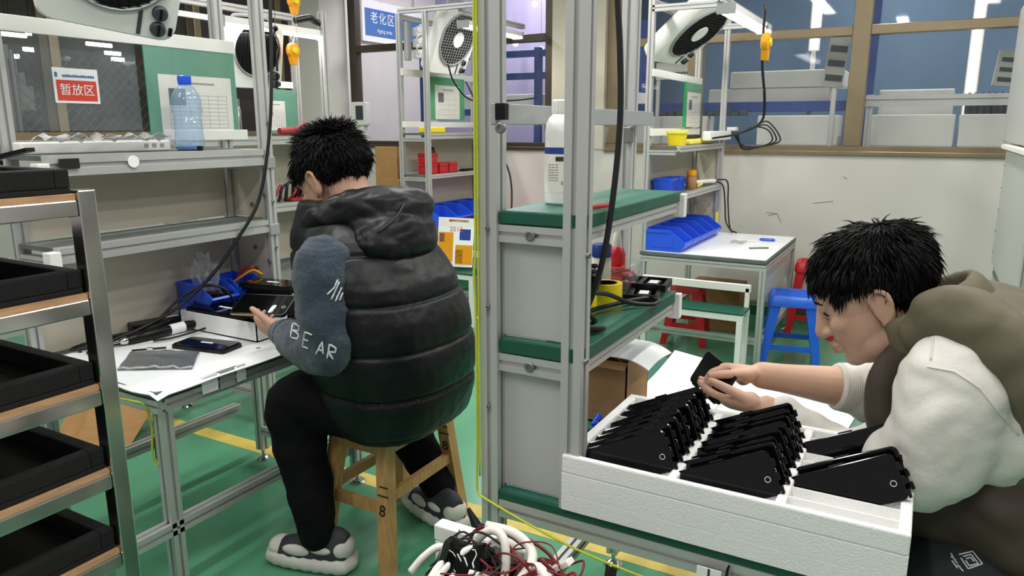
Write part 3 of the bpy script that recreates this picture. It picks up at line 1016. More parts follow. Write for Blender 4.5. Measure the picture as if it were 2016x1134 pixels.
# ------------------------------------------------------------ box fans
def make_fan(label, M, s=.40, grille_mat='black_plastic'):
    """M: local x right, y up, z out of the face"""
    t = thing('box_fan', label, 'fan', M.to_translation(), M.to_euler(), 'white box fans')
    d = .13
    MB().rings([[(x, y, z) for x, y in rr(s * k, s * 1.06 * k, .05)] for k, z in ((.84, -d), (.97, -d * .8), (1, -d * .5), (1, -.01), (.97, 0))]).build('body', 'white_plastic', t, True, True)
    cy = .035
    r = s * .43
    MB().lathe([(r * .99, .0), (r * 1.03, .001), (r * 1.03, .010), (r * .985, .014), (r * .96, .010), (r * .955, -.002)], (0, cy, 0), 40).build('grille_ring', 'grey_plastic', t, True, True)
    MB().lathe([(r * .95, .0015), (r * .4, .0018)], (0, cy, 0), 36).build('grille_well', 'black_rubber', t, local=True)
    m = MB()
    for k in range(-6, 7):
        u = k / 6.6 * r
        L = sqrt(max(r * r - u * u, 0)) * .97
        m.bar((u, cy - L, .008), (u, cy + L, .008), .0035, .004, (0, 0, 1))
    for k in range(-9, 10):
        u = k / 9.6 * r
        L = sqrt(max(r * r - u * u, 0)) * .97
        m.bar((-L, cy + u, .0105), (L, cy + u, .0105), .003, .003, (0, 0, 1))
    m.build('grille_bars', grille_mat, t, local=True)
    MB().lathe([(r * .30, .010), (r * .29, .018), (r * .1, .022)], (0, cy, 0), 28).build('hub_cap', 'white_plastic', t, True, True)
    for k, (x, y) in enumerate(((s * .36, -s * .30), (s * .36, -s * .43))):
        kb = MB().lathe([(.026, 0), (.024, .014), (.020, .018)], (x, y, 0), 20).build('knob', 'dark_print', t, True, True)
        MB().box(x - .003, x + .003, y - .018, y + .018, .018, .024).build('grip', 'black_plastic', kb, local=True)
    MB().cbox(s * .44, s * .47, -s * .47, -s * .40, 0, .006, .002).build('switch', 'black_plastic', t, local=True)
    MB().bar((s * .22, -s * .50, .002), (s * .22, -s * .28, .002), .012, .006, (0, 0, 1)).build('divider', 'dark_print', t, local=True)
    MB().tube(smooth_path([(-s * .3, s * .5, -d * .6), (-s * .3, s * .62, -d * .6), (s * .3, s * .62, -d * .6), (s * .3, s * .5, -d * .6)]), .009, 8).build('handle', 'grey_plastic', t, 'all', True)
    return t


def facing(p, n, roll=0):
    n = Vector(n).normalized()
    x = Vector((0, 0, 1)).cross(n).normalized()
    y = n.cross(x)
    M = frame(p, x, y)
    return M @ Matrix.Rotation(R(roll), 4, 'Z')


make_fan('white box fan above the left workbench at the top left corner', facing(atw(226, -72, 2.38), (.80, -.42, -.42), -9), .42)
make_fan('white box fan with pale grille hung over the corner workbench', facing(aty(898, 86, 5.55), (.93, -.05, -.42), 0), .52, 'grey_plastic')
make_fan('white box fan tilted down under the far right lamp', facing(aty(1368, 72, 5.35), (.62, -.12, -.80), 0), .52)
make_fan('dark-grilled box fan half hidden behind the white bench post', facing(atx(506, 112, -3.45), (.95, -.2, -.2), 0), .34)


# ------------------------------------------------------------ bench lamps, balancers
def bench_lamp(label, p, q, w=.07):
    p, q = Vector(p), Vector(q)
    t = thing('bench_lamp', label, 'lamp', (p + q) / 2, group='strip lamps on the benches')
    MB().bar(p + Vector((0, 0, .02)), q + Vector((0, 0, .02)), w, .035).build('housing', 'white_plastic', t)
    MB().bar(p - Vector((0, 0, .004)), q - Vector((0, 0, .004)), w * .8, .02).build('diffuser', 'lamp_white', t)
    for e in (p, q):
        d = (q - p).normalized() * .01
        MB().bar(e - d + Vector((0, 0, .01)), e + d + Vector((0, 0, .01)), w * 1.08, .06).build('end_cap', 'grey_plastic', t)
    L = (q - p).length
    o = area('lamp', (0, 0, -.03), w, L, 3.2, t)
    o.rotation_euler = (0, 0, math.atan2((q - p).y, (q - p).x) - pi / 2)
    return t


bench_lamp('bright strip lamp beside the far right fan', (-1.14, 4.62, 2.27), (-1.14, 5.75, 2.27), .10)
bench_lamp('bright strip lamp over the corner workbench', (-3.4, 5.28, 2.40), (-3.4, 6.2, 2.40), .10)
bench_lamp('unlit-looking strip lamp on the rail above the orange balancer', (-3.42, 2.9, 2.15), (-3.42, 3.66, 2.15), .05)


def balancer(label, p, s=1.):
    t = thing('tool_balancer', label, 'balancer', p, group='orange tool balancers')
    M = Matrix.Rotation(R(90), 3, 'Y')
    MB().lathe([(.028 * s, -.018 * s), (.042 * s, -.012 * s), (.044 * s, 0), (.042 * s, .012 * s), (.028 * s, .018 * s)], (0, 0, 0), 24, M).build('drum', 'orange', t, True, True)
    MB().lathe([(.02 * s, .016 * s), (.018 * s, .024 * s), (.006 * s, .026 * s)], (0, 0, 0), 18, M).build('hub', 'yellow', t, True, True)
    MB().prism([(-.014 * s, -.03 * s, -.02 * s), (-.014 * s, .03 * s, -.02 * s), (-.014 * s, .016 * s, -.075 * s), (-.014 * s, -.016 * s, -.075 * s)], (.028 * s, 0, 0)).build('cable_guide', 'orange', t, local=True)
    MB().tube(smooth_path([(0, 0, .04 * s), (0, .012 * s, .06 * s), (0, 0, .085 * s), (0, -.012 * s, .07 * s), (0, -.002 * s, .055 * s)]), .003 * s, 6).build('hook', 'chrome', t, 'all', True)
    MB().tube([(0, .01 * s, -.07 * s), (0, .01 * s, -.25 * s)], .0012, 5).build('wire', 'steel', t, local=True)
    return t


balancer('orange tool balancer hanging from the rail behind the left bench', atx(577, 100, -3.34), 1.05)
balancer('orange-yellow tool balancer hanging beside the far right lamp', aty(1508, 84, 4.75), 1.35)
balancer('orange tool balancer cut off by the top edge behind the left bench', atx(578, 2, -3.34), 1.0)

# ------------------------------------------------------------ wooden stool
SX0, SX1, SY0, SY1, SZ = -1.875, -1.592, 1.93, 2.365, .5
t = thing('wooden_stool', 'wooden stool with splayed legs under the man in the black vest', 'stool', ((SX0 + SX1) / 2, (SY0 + SY1) / 2, 0))
MB().cbox(SX0, SX1, SY0, SY1, SZ - .028, SZ, .006).build('seat', 'wood', t)
legp = []
for sx_, sy_ in ((0, 0), (1, 0), (1, 1), (0, 1)):
    tx, ty = (SX0 + .032, SX1 - .032)[sx_], (SY0 + .032, SY1 - .032)[sy_]
    bx_, by_ = tx + (-.045, .045)[sx_], ty + (-.065, .05)[sy_]
    legp.append((Vector((tx, ty, SZ - .028)), Vector((bx_, by_, 0))))
    w = .05
    m = MB().rings([[(bx_ + a * w / 2, by_ + b * w / 2, 0) for a, b in ((-1, -1), (1, -1), (1, 1), (-1, 1))], [(tx + a * w / 2, ty + b * w / 2, SZ - .028) for a, b in ((-1, -1), (1, -1), (1, 1), (-1, 1))]])
    lg = m.build('leg', 'wood', t)
    if (sx_, sy_) in ((1, 0), (1, 1)):
        dn = (Vector((bx_, by_, 0)) - Vector((tx, ty, SZ - .028))).normalized()
        o = Vector((tx + w / 2 + .0012, ty, SZ - .028)) + dn * .16
        if sy_ == 0:
            o = Vector((tx, ty - w / 2 - .002, SZ - .028)) + dn * .20
            F = frame(o + Vector((.005, 0, 0)), (1, 0, 0), -dn)
        else:
            o = Vector((tx, ty - w / 2 - .002, SZ - .028)) + dn * .11
            F = frame(o + Vector((.005, 0, 0)), (1, 0, 0), -dn)
        text('number_mark', '二', .055, F @ Matrix.Translation((0, .035, 0)), 'ink', lg)
        text('number_mark', '8', .06, F @ Matrix.Translation((0, -.035, 0)), 'ink', lg)
for i, zf in ((0, .50), (1, .42), (2, .50), (3, .42)):
    p, q = legp[i], legp[(i + 1) % 4]
    a, b = p[0].lerp(p[1], zf), q[0].lerp(q[1], zf)
    MB().bar(a, b, .022, .042).build('stretcher', 'wood', t)
    a, b = p[0].lerp(p[1], .04), q[0].lerp(q[1], .04)
    MB().bar(a, b, .022, .045).build('seat_rail', 'wood', t)


# ------------------------------------------------------------ plastic stools
def plastic_stool(label, x, y, rot, material, h=.46, top=.24, base=.36):
    t = thing('plastic_stool', label, 'stool', (x, y, 0), (0, 0, R(rot)), 'moulded plastic stools')
    MB().rings([[(a, b, z) for a, b in rr(s, s, .035)] for s, z in ((top + .03, h - .07), (top + .022, h - .02), (top, h - .004), (top - .02, h))]).build('seat', material, t, True, True)
    for k in range(5):
        MB().box(-top * .4, top * .4, -top * .36 + k * top * .16, -top * .30 + k * top * .16, h, h + .004).build('seat_rib', material, t, local=True)
    for a, b in ((-1, -1), (1, -1), (1, 1), (-1, 1)):
        p = Vector((a * base / 2, b * base / 2, 0))
        q = Vector((a * top / 2, b * top / 2, h - .05))
        w0, w1 = .026, .042
        r0 = [(p.x - a * w0 * i, p.y - b * w0 * j, 0) for i, j in ((0, 0), (1.7, 0), (1.7, .5), (.5, .5), (.5, 1.7), (0, 1.7))]
        r1 = [(q.x - a * w1 * i, q.y - b * w1 * j, q.z) for i, j in ((0, 0), (1.7, 0), (1.7, .5), (.5, .5), (.5, 1.7), (0, 1.7))]
        MB().rings([r0, r1]).build('leg', material, t, local=True)
    c = base / 2 - .035
    for a, b in (((-c, -c), (c, -c)), ((c, -c), (c, c)), ((c, c), (-c, c)), ((-c, c), (-c, -c))):
        MB().bar((a[0], a[1], .15), (b[0], b[1], .15), .012, .035).build('brace', material, t, local=True)
    return t


plastic_stool('blue plastic stool in front of the far right workbench', -.72, 5.22, 10, 'blue_stool', .50, .29, .40)
plastic_stool('red plastic stool standing under the far right workbench', -1.50, 5.42, 8, 'red_plastic', .46, .22, .34)
plastic_stool('red plastic stool behind the blue stool by the far wall', -.70, 6.1, 5, 'red_plastic', .58, .26, .36)


def footrest(label, x0, x1, y0, y1, h=.45):
    t = thing('footrest_bench', label, 'low bench', ((x0 + x1) / 2, (y0 + y1) / 2, 0), group='cream frames with green tops')
    MB().cbox(x0, x1, y0, y1, h - .012, h, .002).build('top', 'green_edge', t)
    for y in (y0 + .02, y1 - .02):
        MB().cbox(x0, x1, y - .015, y + .015, h - .055, h - .013, .003).build('rail', 'white_paint', t)
        for x in (x0 + .02, x1 - .02):
            MB().cbox(x - .018, x + .018, y - .018, y + .018, 0, h - .056, .003).build('leg', 'white_paint', t)
    for y in (y0 + .02,):
        for x in (x0 + .02, x1 - .02):
            MB().cbox(x - .014, x + .014, y1 - .034, y1 - .006, h, h + .13, .003).build('back_post', 'white_paint', t)
    MB().cbox(x0, x1, y1 - .034, y1 - .006, h + .1, h + .15, .003).build('back_rail', 'white_paint', t)
    return t


footrest('cream steel bench frame with green top before the far right workbench', -1.66, -.93, 4.64, 4.86)
footrest('cream steel bench frame with green top before the corner workbench', -3.9, -3.1, 4.9, 5.12)

# ------------------------------------------------------------ far right workbench things
tag(MB().cbox(-1.70, -.865, 4.925, 6.11, .7505, .756, .002).build('table_mat', 'mat_white'), 'white mat on the far right workbench top', 'mat')
b = dup(bin1, (-1.70, 5.03, .757), (0, 0, 0), scale=(1.2, 1.45, 1.7))
for k in range(5):
    o = b if k == 0 else dup(b, (-1.70, 5.03 + .205 * k, .757))
    tag(o, ['nearest', 'second nearest', 'middle', 'second farthest', 'farthest'][k] + ' blue bin of the row on the far right bench', 'bin', 'blue bins on the far right bench')
for k in range(2):
    t = thing('blue_box', ['left', 'right'][k] + ' small open blue box on the far right bench shelf', 'box', (-1.62 + .0 * k, 5.12 + .2 * k, 1.151), group='blue boxes on the far right shelf')
    MB().rings([[(x, y, z) for x, y in rr(s_ * .13, s_ * .17, .012)] for s_, z in ((.88, 0), (1, .085), (1.04, .086), (1.04, .095), (.96, .095), (.84, .012))]).build('body', 'blue_plastic', t, True, True)
    for j in range(5):
        MB().box(.064, .068, -.07 + .035 * j, -.064 + .035 * j, .01, .08).build('rib', 'blue_plastic', t, local=True)
t = thing('glue_jar', 'amber jar with orange lid on the far right bench shelf', 'jar', (-1.53, 5.46, 1.151))
MB().lathe([(.034, 0), (.038, .008), (.038, .085), (.03, .1)], (0, 0, 0), 20).build('glass', 'cardboard', t, True, True)
MB().lathe([(.036, .1), (.036, .135), (.032, .138)], (0, 0, 0), 20).build('lid', 'orange', t, True, True)
t = thing('glue_gun', 'white and red hand tool lying on the far right bench shelf', 'tool', (-1.53, 5.75, 1.155))
MB().tube([(-1.56, 5.58, 1.18), (-1.53, 5.75, 1.185), (-1.49, 5.98, 1.18)], [.022, .018, .016], 12).build('body', 'white_plastic', t, True)
MB().tube([(-1.57, 5.55, 1.175), (-1.55, 5.62, 1.18)], .026, 10).build('nozzle', 'red_plastic', t, True)
MB().tube([(-1.55, 5.66, 1.155), (-1.53, 5.72, 1.175)], .02, 8).build('yellow_guard', 'yellow_soft', t, True)
loop_cable('lead_wire', [(-1.49, 5.98, 1.18), (-1.44, 6.06, 1.14), (-1.42, 6.08, 1.0), (-1.40, 6.07, .85), (-1.34, 6.05, .765)], .006, 'cable_black', 'black lead hanging off the far right bench shelf, left of two')
loop_cable('lead_wire', [(-1.47, 6.0, 1.19), (-1.41, 6.08, 1.17), (-1.40, 6.10, 1.0), (-1.37, 6.09, .8), (-1.31, 6.07, .765)], .006, 'cable_black', 'black lead hanging off the far right bench shelf, right of two')
t = thing('yellow_tub', 'clear yellow tub with pale lid on the far right upper shelf', 'tub', (-1.55, 5.12, 1.476))
MB().rings([[(x, y, z) for x, y in rr(s_ * .12, s_ * .12, .02)] for s_, z in ((.85, 0), (1, .08))]).build('tub', 'yellow', t, True, True)
MB().rings([[(x, y, z) for x, y in rr(s_ * .13, s_ * .13, .02)] for s_, z in ((1, .08), (1, .1), (.95, .102))]).build('lid', 'yellow_soft', t, True, True)
tag(MB().cbox(-1.60, -1.50, 5.3, 5.95, 1.4765, 1.515, .012).build('cloth_pad', 'yellow_soft'), 'pale yellow folded cloth on the far right upper shelf', 'cloth')
tag(MB().cbox(-1.59, -1.54, 5.36, 5.7, 1.5165, 1.545, .01).build('black_tool', 'black_rubber'), 'black hand tool lying on the yellow cloth', 'tool')
t = thing('power_strip', 'white power strip at the end of the far right upper shelf', 'power strip', (-1.5, 6.0, 1.5))
MB().cbox(-1.49, -1.43, 5.55, 6.2, 1.50, 1.57, .008).build('body', 'white_plastic', t)
MB().cbox(-1.47, -1.40, 6.2, 6.3, 1.57, 1.60, .006).build('plug', 'white_plastic', t)
loop_cable('long_cable', [(-.94, 4.72, 2.3), (-.94, 4.74, 2.0), (-.92, 4.8, 1.75), (-.97, 4.95, 1.62), (-1.2, 5.3, 1.55), (-1.4, 5.5, 1.52)], .008, 'cable_black', 'black cable drooping from the far right lamp to the shelf')
for k in range(3):
    loop_cable('looped_cable', [(-1.40 + .02 * k, 6.10, 1.56), (-1.32, 6.13, 1.46 - .015 * k), (-1.18, 6.15, 1.45), (-1.10 + .03 * k, 6.15, 1.5), (-1.14, 6.14, 1.58 + .03 * k), (-1.24, 6.13, 1.60), (-1.33, 6.12, 1.56)], .006, 'cable_black', 'black cable loops bunched beside the far right shelf end', group='looped cables at the far right shelf')
t = thing('blue_cutter', 'tool with blue oval handle on the far right white mat', 'tool', (-1.02, 5.75, .757))
MB().lathe([(.05, 0), (.06, .008), (.05, .016)], (-1.02, 5.80, .757), 20, Matrix.Diagonal((1.0, .6, 1))).build('handle', 'blue_plastic', t, True)
MB().tube([(-1.08, 5.72, .762), (-1.26, 5.66, .762)], .005, 6).build('shaft', 'white_plastic', t)
tag(MB().cbox(-.07, .07, -.012, .012, 0, .010, .003, Matrix.Translation((-1.0, 5.38, .757)) @ Matrix.Rotation(R(35), 4, 'Z')).build('utility_knife', 'alu_dark'), 'grey utility knife on the far right white mat', 'knife')
tag(MB().box(-1.47, -1.468, 6.0, 6.11, .757, .93).build('sticky_note', 'yellow_soft'), 'pale yellow card standing behind the farthest blue bin', 'card')
tag(MB().sheet([[(-1.24 + .1 * u, 5.52 + .14 * v, .757 + .012 * abs(sin(5 * v + 3 * u))) for v in [j / 6 for j in range(7)]] for u in [i / 6 for i in range(7)]], .002).build('clear_wrapper', 'clear_film', None, True), 'clear wrapper on the far right white mat', 'wrapper')
tag(MB().cbox(-1.6, -1.2, 5.82, 6.08, 0, .38, .006).build('carton', 'cardboard'), 'brown carton on the floor under the far right workbench', 'carton')

# ------------------------------------------------------------ corner workbench things
tag(MB().cbox(-3.70, -3.225, 5.21, 6.39, .7505, .755, .002).build('table_mat', 'red_plastic'), 'pink-red mat on the corner workbench top', 'mat')
MATS['red_plastic'].node_tree.nodes['Principled BSDF'].inputs['Roughness'].default_value = .4
b = dup(bin1, (-4.0, 5.30, .757), (0, 0, 0), scale=(1.5, 1.75, 1.75))
for k in range(4):
    o = b if k == 0 else dup(b, (-3.97, 5.34 + .25 * k, .757))
    tag(o, ['nearest', 'second nearest', 'second farthest', 'farthest'][k] + ' blue bin of the row on the corner workbench', 'bin', 'blue bins on the corner workbench')
b.location = (-3.97, 5.34, .757)
for k, (y, z) in enumerate(((5.34, 1.201), (5.34, 1.291), (5.50, 1.201), (5.65, 1.201))):
    t = thing('red_box', ['lower box of the stack, nearest', 'upper box of the stack, nearest', 'middle one', 'farthest one'][k] + ' of the red boxes on the corner shelf', 'box', (-3.82, y, z), group='red boxes on the corner shelf')
    MB().cbox(-.06, .06, -.065, .065, 0, .088, .006).build('body', 'red_plastic', t, local=True)
    MB().cbox(-.062, .062, -.067, .067, .06, .07, .002).build('band', 'red_dark', t, local=True)
tag(MB().cbox(-3.85, -3.75, 5.25, 5.52, 1.551, 1.60, .01).build('sponge', 'yellow'), 'bright yellow sponge on the corner bench upper shelf', 'sponge')
tag(MB().cbox(-3.83, -3.77, 5.85, 6.0, 1.201, 1.22, .005).build('black_tool', 'black_rubber'), 'small black tool on the corner bench lower shelf', 'tool')
t = thing('magazine', 'orange and white printed booklet leaning at the corner workbench', 'booklet', (-3.0, 4.95, .45))
F = frame(aty(897, 477, 5.0), (.80, .55, -.06), (-.10, .05, 1))
MB().box(-.145, .145, -.20, .20, -.004, .004, F).build('cover', 'paper', t)
for (a, b, c, d, mm) in ((-.145, .145, .13, .20, 'paper_warm'), (-.14, -.02, -.16, .08, 'orange'), (.0, .14, -.18, -.02, 'orange'), (.03, .12, .02, .11, 'blue_dark'), (.0, .06, -.17, -.06, 'dark_print'), (-.13, -.09, .0, .07, 'blue_dark'), (-.06, .1, .165, .185, 'red_print')):
    MB().box(a, b, c, d, .0042, .005, F).build('printed_block', mm, t)
text('lettering', '2012', .055, F @ Matrix.Translation((.0, .105, .0052)), 'red_print', t)
t = thing('ribbon_plant', 'small plant with red ribbon beside the corner notice board', 'plant', (-3.5, 6.1, 1.56))
MB().lathe([(.04, 0), (.05, .08)], (-3.78, 6.2, 1.551), 14).build('pot', 'white_plastic', t, True)
for k in range(7):
    a = k * 2.4
    MB().sheet([[(-3.78 + (.02 + .07 * u) * cos(a) + .012 * v * sin(a), 6.2 + (.02 + .07 * u) * sin(a) - .012 * v * cos(a), 1.63 + .10 * u - .03 * u * u) for v in (-1, 0, 1)] for u in (0, .35, .7, 1)], .002).build('leaf', 'green_vivid', t)
MB().sheet([[(-3.74, 6.15 + .05 * u, 1.72 + .16 * v) for u in (0, .5, 1)] for v in (0, .5, 1)], .003).build('ribbon', 'red_plastic', t)
t = thing('wall_hook', 'bundle of thin black tools hung above the corner shelf', 'tool', (-4.0, 5.7, 1.3))
for k in range(5):
    MB().tube([(-3.99, 5.62 + .012 * k, 1.42), (-3.98, 5.58 + .03 * k, 1.33)], .004, 6).build('prong', 'black_plastic', t)
loop_cable('long_cable', [(-3.5, 5.2, 2.1), (-3.5, 5.3, 1.95), (-3.45, 5.5, 1.82), (-3.3, 5.9, 1.83), (-3.2, 6.2, 1.86)], .007, 'cable_black', 'black cable drooping below the corner fan')
loop_cable('long_cable', [(-3.55, 5.55, 1.98), (-3.42, 5.55, 1.75), (-3.25, 5.55, 1.45), (-3.12, 5.55, 1.2), (-3.08, 5.5, .9), (-3.1, 5.4, .76)], .008, 'cable_black', 'black cable running diagonally across the corner workbench')
t = thing('wiring_box', 'white wiring duct and sockets at the top of the corner bench', 'wiring', (-3.95, 5.3, 2.2))
MB().cbox(-3.97, -3.93, 5.24, 5.30, 2.15, 2.46, .006).build('duct', 'grey_plastic', t)
for k in range(3):
    MB().cbox(-3.94, -3.82, 5.32, 5.40, 2.17 + .09 * k, 2.24 + .09 * k, .008).build('socket', 'white_plastic', t)
    MB().tube(smooth_path([(-3.88, 5.32, 2.2 + .09 * k), (-3.85, 5.27, 2.25 + .08 * k), (-3.80, 5.3, 2.32 + .05 * k), (-3.76, 5.34, 2.40)]), .006, 6).build('lead', 'white_plastic', t, 'all')
for k in range(2):
    tag(MB().cbox(-4.62 + .1 * k, -4.36 + .06 * k, 5.60 - .05 * k, 5.64 - .05 * k, .78, 1.42 - .3 * k, .003).build('cardboard_sheet', 'cardboard'), ['tall', 'short'][k] + ' cardboard sheet standing left of the corner workbench', 'cardboard', 'cardboard at the corner')
tag(MB().cbox(-4.7, -4.2, 5.5, 5.75, 0, .779, .01).build('carton', 'cardboard'), 'brown carton left of the corner workbench', 'carton')

# things on the bench behind the left one
t = thing('red_tool', 'red hand tool lying on the upper shelf behind the left bench', 'tool', (-3.5, 3.4, 1.546))
MB().tube([(-3.45, 3.30, 1.575), (-3.45, 3.42, 1.58), (-3.45, 3.52, 1.57)], [.02, .024, .016], 10).build('body', 'red_dark', t, True)
MB().tube([(-3.45, 3.44, 1.59), (-3.44, 3.50, 1.62), (-3.44, 3.56, 1.60)], .012, 8).build('grip', 'red_dark', t, True)
t = thing('thermos_flask', 'steel thermos flask on the shelf behind the left bench', 'flask', (-3.55, 3.06, 1.546))
MB().lathe([(.035, 0), (.036, .01), (.036, .15), (.03, .17)], (0, 0, 0), 20).build('body', 'steel', t, True, True)
MB().lathe([(.03, .17), (.032, .172), (.032, .21), (.028, .215)], (0, 0, 0), 20).build('cap', 'steel', t, True, True)
for k in range(6):
    tag(MB().tube(smooth_path([(-3.46 + .02 * sin(k), 3.2 + .05 * k, 1.155), (-3.43, 3.22 + .05 * k, 1.20 + .03 * (k % 3)), (-3.45, 3.28 + .05 * k, 1.25), (-3.48, 3.30 + .05 * k, 1.17)]), .009, 6).build('wire_bundle', 'cable_black' if k % 3 else 'red_dark', None, 'all'), 'wire bundle heaped on the lower shelf behind the left bench', 'wire', 'wires on the shelf behind the left bench')
tag(MB().cbox(-3.47, -3.40, 3.32, 3.56, 1.152, 1.17, .004).build('red_tool', 'red_dark'), 'flat red tool under the wires behind the left bench', 'tool')
t = thing('hook_chain', 'black hook and chain hanging from the rail behind the left bench', 'hook', (-3.36, 3.15, 2.1))
MB().tube([atx(541, 20, -3.36), atx(541, 55, -3.36)], .002, 5).build('wire', 'steel', t)
MB().ell(atx(542, 56, -3.36), .016).build('knob', 'black_plastic', t, True)
MB().tube(smooth_path([atx(542, 60, -3.36), atx(538, 70, -3.36), atx(543, 80, -3.36), atx(547, 95, -3.36), atx(545, 110, -3.36), atx(546, 140, -3.36)]), .006, 6).build('chain', 'black_plastic', t, 'all')
tag(MB().tube(smooth_path([(-3.42, 3.45, 2.225), (-3.40, 3.55, 2.25), (-3.42, 3.62, 2.24), (-3.40, 3.66, 2.225)]), .02, 8).build('black_cable_pile', 'cable_black', None, 'all'), 'black cable pile on the rail behind the left bench', 'cable')

# ============================================================ tray bench things
TX0, TX1, TY0, TY1 = -.652, .04, 1.395, 1.838
t = thing('foam_tray', 'white foam tray with rows of slots holding black devices', 'tray', ((TX0 + TX1) / 2, (TY0 + TY1) / 2, .751))
for z0, z1 in ((.7515, .79), (.7901, .8420)):
    MB().cbox(TX0, TX1, TY0, TY1, z0, z1, .0012).build('foam_layer', 'foam', t)
MB().cbox(TX0, TX1, TY0, TY0 + .016, .8422, .885, .004).build('rim', 'foam', t)
MB().cbox(TX0, TX1, TY1 - .02, TY1, .8422, .885, .004).build('rim', 'foam', t)
MB().cbox(TX0, TX0 + .022, TY0 + .016, TY1 - .02, .8422, .885, .004).build('rim', 'foam', t)
MB().cbox(TX1 - .022, TX1, TY0 + .016, TY1 - .02, .8422, .885, .004).build('rim', 'foam', t)
for x in (-.405, -.188):
    MB().cbox(x - .010, x + .010, TY0 + .016, TY1 - .02, .8422, .884, .004).build('divider', 'foam', t)
PIT = .0465
for x0, x1 in ((TX0 + .022, -.415), (-.395, -.198), (-.178, TX1 - .022)):
    for k in range(8):
        y = TY0 + .046 + PIT * k
        MB().prism([(x0, y, .842), (x0, y + .020, .842), (x0, y + .016, .878), (x0, y + .008, .880)], (x1 - x0, 0, 0)).build('slot_ridge', 'foam', t)

# one device: flat black slab, glass front, ring mark, side buttons; local x along its length, z along its width, y its thickness
dev0 = thing('device', 'device', 'device')
DL, DW, DT = .205, .092, .011
MB().rings([[(x - DL / 2, yy, y - DW / 2) for x, y in rr(DL - q, DW - q, .012 - q / 2)] for q, yy in ((.003, -DT / 2), (0, -DT / 2 + .0016), (0, DT / 2 - .0016), (.003, DT / 2))]).build('shell', 'black_gloss', dev0, False, True)
MB().prism([(x - DL / 2, -DT / 2 - .001, y - DW / 2) for x, y in rr(DL - .012, DW - .012, .008)], (0, .0012, 0)).build('glass', 'black_gloss', dev0, local=True)
MB().tube([(-.018 + .0055 * cos(a), -DT / 2 - .0012, -DW * .62 + .0055 * sin(a)) for a in [2 * pi * i / 20 for i in range(21)]], .0006, 5).build('ring_mark', 'white_print', dev0, local=True)
for zz in (-.028, -.055, -.082):
    MB().cbox(-.001, .0055, -.004, .004, zz - .008, zz + .008, .001).build('side_button', 'black_plastic', dev0, local=True)
MB().cbox(-DL * .6, -DL * .45, -.004, .003, -.001, .003, .001).build('top_button', 'black_plastic', dev0, local=True)
FI = R(-25)
random.seed(11)


def put_device(x, y, z, label, group, first=False, fi=None, lean=None):
    o = dev0 if first else dup(dev0, (0, 0, 0))
    lean_ = R(-15 + random.uniform(-2.5, 2.5)) if lean is None else lean
    M = Matrix.Translation((x, y, z)) @ Matrix.Rotation(lean_, 4, 'X') @ Matrix.Rotation((FI if fi is None else fi) + R(random.uniform(-1.5, 1.5)), 4, 'Y')
    o.location, o.rotation_euler = M.to_translation(), M.to_euler()
    tag(o, label, 'device', group)
    return o


ordn = ['frontmost', 'second from the front', 'third from the front', 'fourth from the front', 'fifth from the front', 'sixth from the front', 'seventh from the front', 'rearmost']
cols = [(-.446, [0, 1, 2, 3, 4, 5, 6, 7], 'left'), (-.228, [0, 1, 2, 3, 4, 5, 6, 7], 'middle'), (-.004, [2, 3, 6], 'right')]
nd = 0
for x, ks, cn in cols:
    for i, k in enumerate(ks):
        nm = ordn[k] if len(ks) == 8 else ['frontmost', 'second', 'rearmost'][i]
        put_device(x + random.uniform(-.004, .004), TY0 + .074 + PIT * .94 * k, .962 + random.uniform(-.003, .003) + (.01 if cn == 'right' else 0),
                   '%s black device in the %s column of the foam tray' % (nm, cn), 'devices in the foam tray', nd == 0)
        nd += 1

# papers, carton, oddments on the table
tag(MB().sheet([[(-.60 + .46 * u + .04 * v, 2.07 + .42 * v, .7535 + .003 * sin(5 * u + 3 * v)) for v in [j / 8 for j in range(9)]] for u in [i / 8 for i in range(9)]], .002).build('paper_sheet', 'paper', None, True), 'large white paper under the hands on the green bench', 'paper', 'papers on the tray bench')
tag(MB().sheet([[(-.76 + .26 * u + .02 * v, 2.10 + .44 * v - .10 * u, .757 + .05 * v * v) for v in [j / 8 for j in range(9)]] for u in [i / 8 for i in range(9)]], .002).build('paper_sheet', 'paper', None, True), 'white paper curling up beside the carton on the green bench', 'paper', 'papers on the tray bench')
tag(MB().box(-.23, -.15, 2.12, 2.135, .756, .7568).build('tape_strip', 'cardboard'), 'short brown tape strip on the white paper', 'tape')
t = thing('carton', 'brown open carton with white paper on top beside the tray', 'carton', (-.75, 2.05, .752))
cx0, cx1, cy0, cy1, cz = -.835, -.69, 1.905, 2.09, .945
MB().box(cx0, cx1, cy0, cy0 + .004, .752, cz).build('side_wall', 'cardboard', t)
MB().box(cx0, cx1, cy1 - .004, cy1, .752, cz).build('side_wall', 'cardboard', t)
MB().box(cx0, cx0 + .004, cy0, cy1, .752, cz).build('end_wall', 'cardboard', t)
MB().box(cx1 - .004, cx1, cy0, cy1, .752, cz).build('end_wall', 'cardboard', t)
MB().box(cx0, cx1, cy0, cy1, .752, .756).build('bottom', 'cardboard_in', t)
MB().sheet([[(cx0 + (cx1 - cx0) * u, cy0 + .003 - .03 * v, cz - .002 - .012 * v) for v in (0, .5, 1)] for u in (0, .5, 1)], .003).build('flap', 'cardboard_in', t)
tag(MB().sheet([[(-.84 + .165 * u, 1.90 + .21 * v, .953 + .006 * sin(4 * v) - (.10 * (u - .8) ** 2 if u > .8 else 0) + .008) for v in [j / 8 for j in range(9)]] for u in [i / 10 for i in range(14)]], .003).build('paper_sheet', 'paper', None, True), 'thick white paper draped over the carton', 'paper', 'papers on the tray bench')
o = dup(bin1, (-.82, 1.56, .752), (0, 0, R(80)), 'small blue bin between the carton and the foam tray', (.55, 1.0, .9))
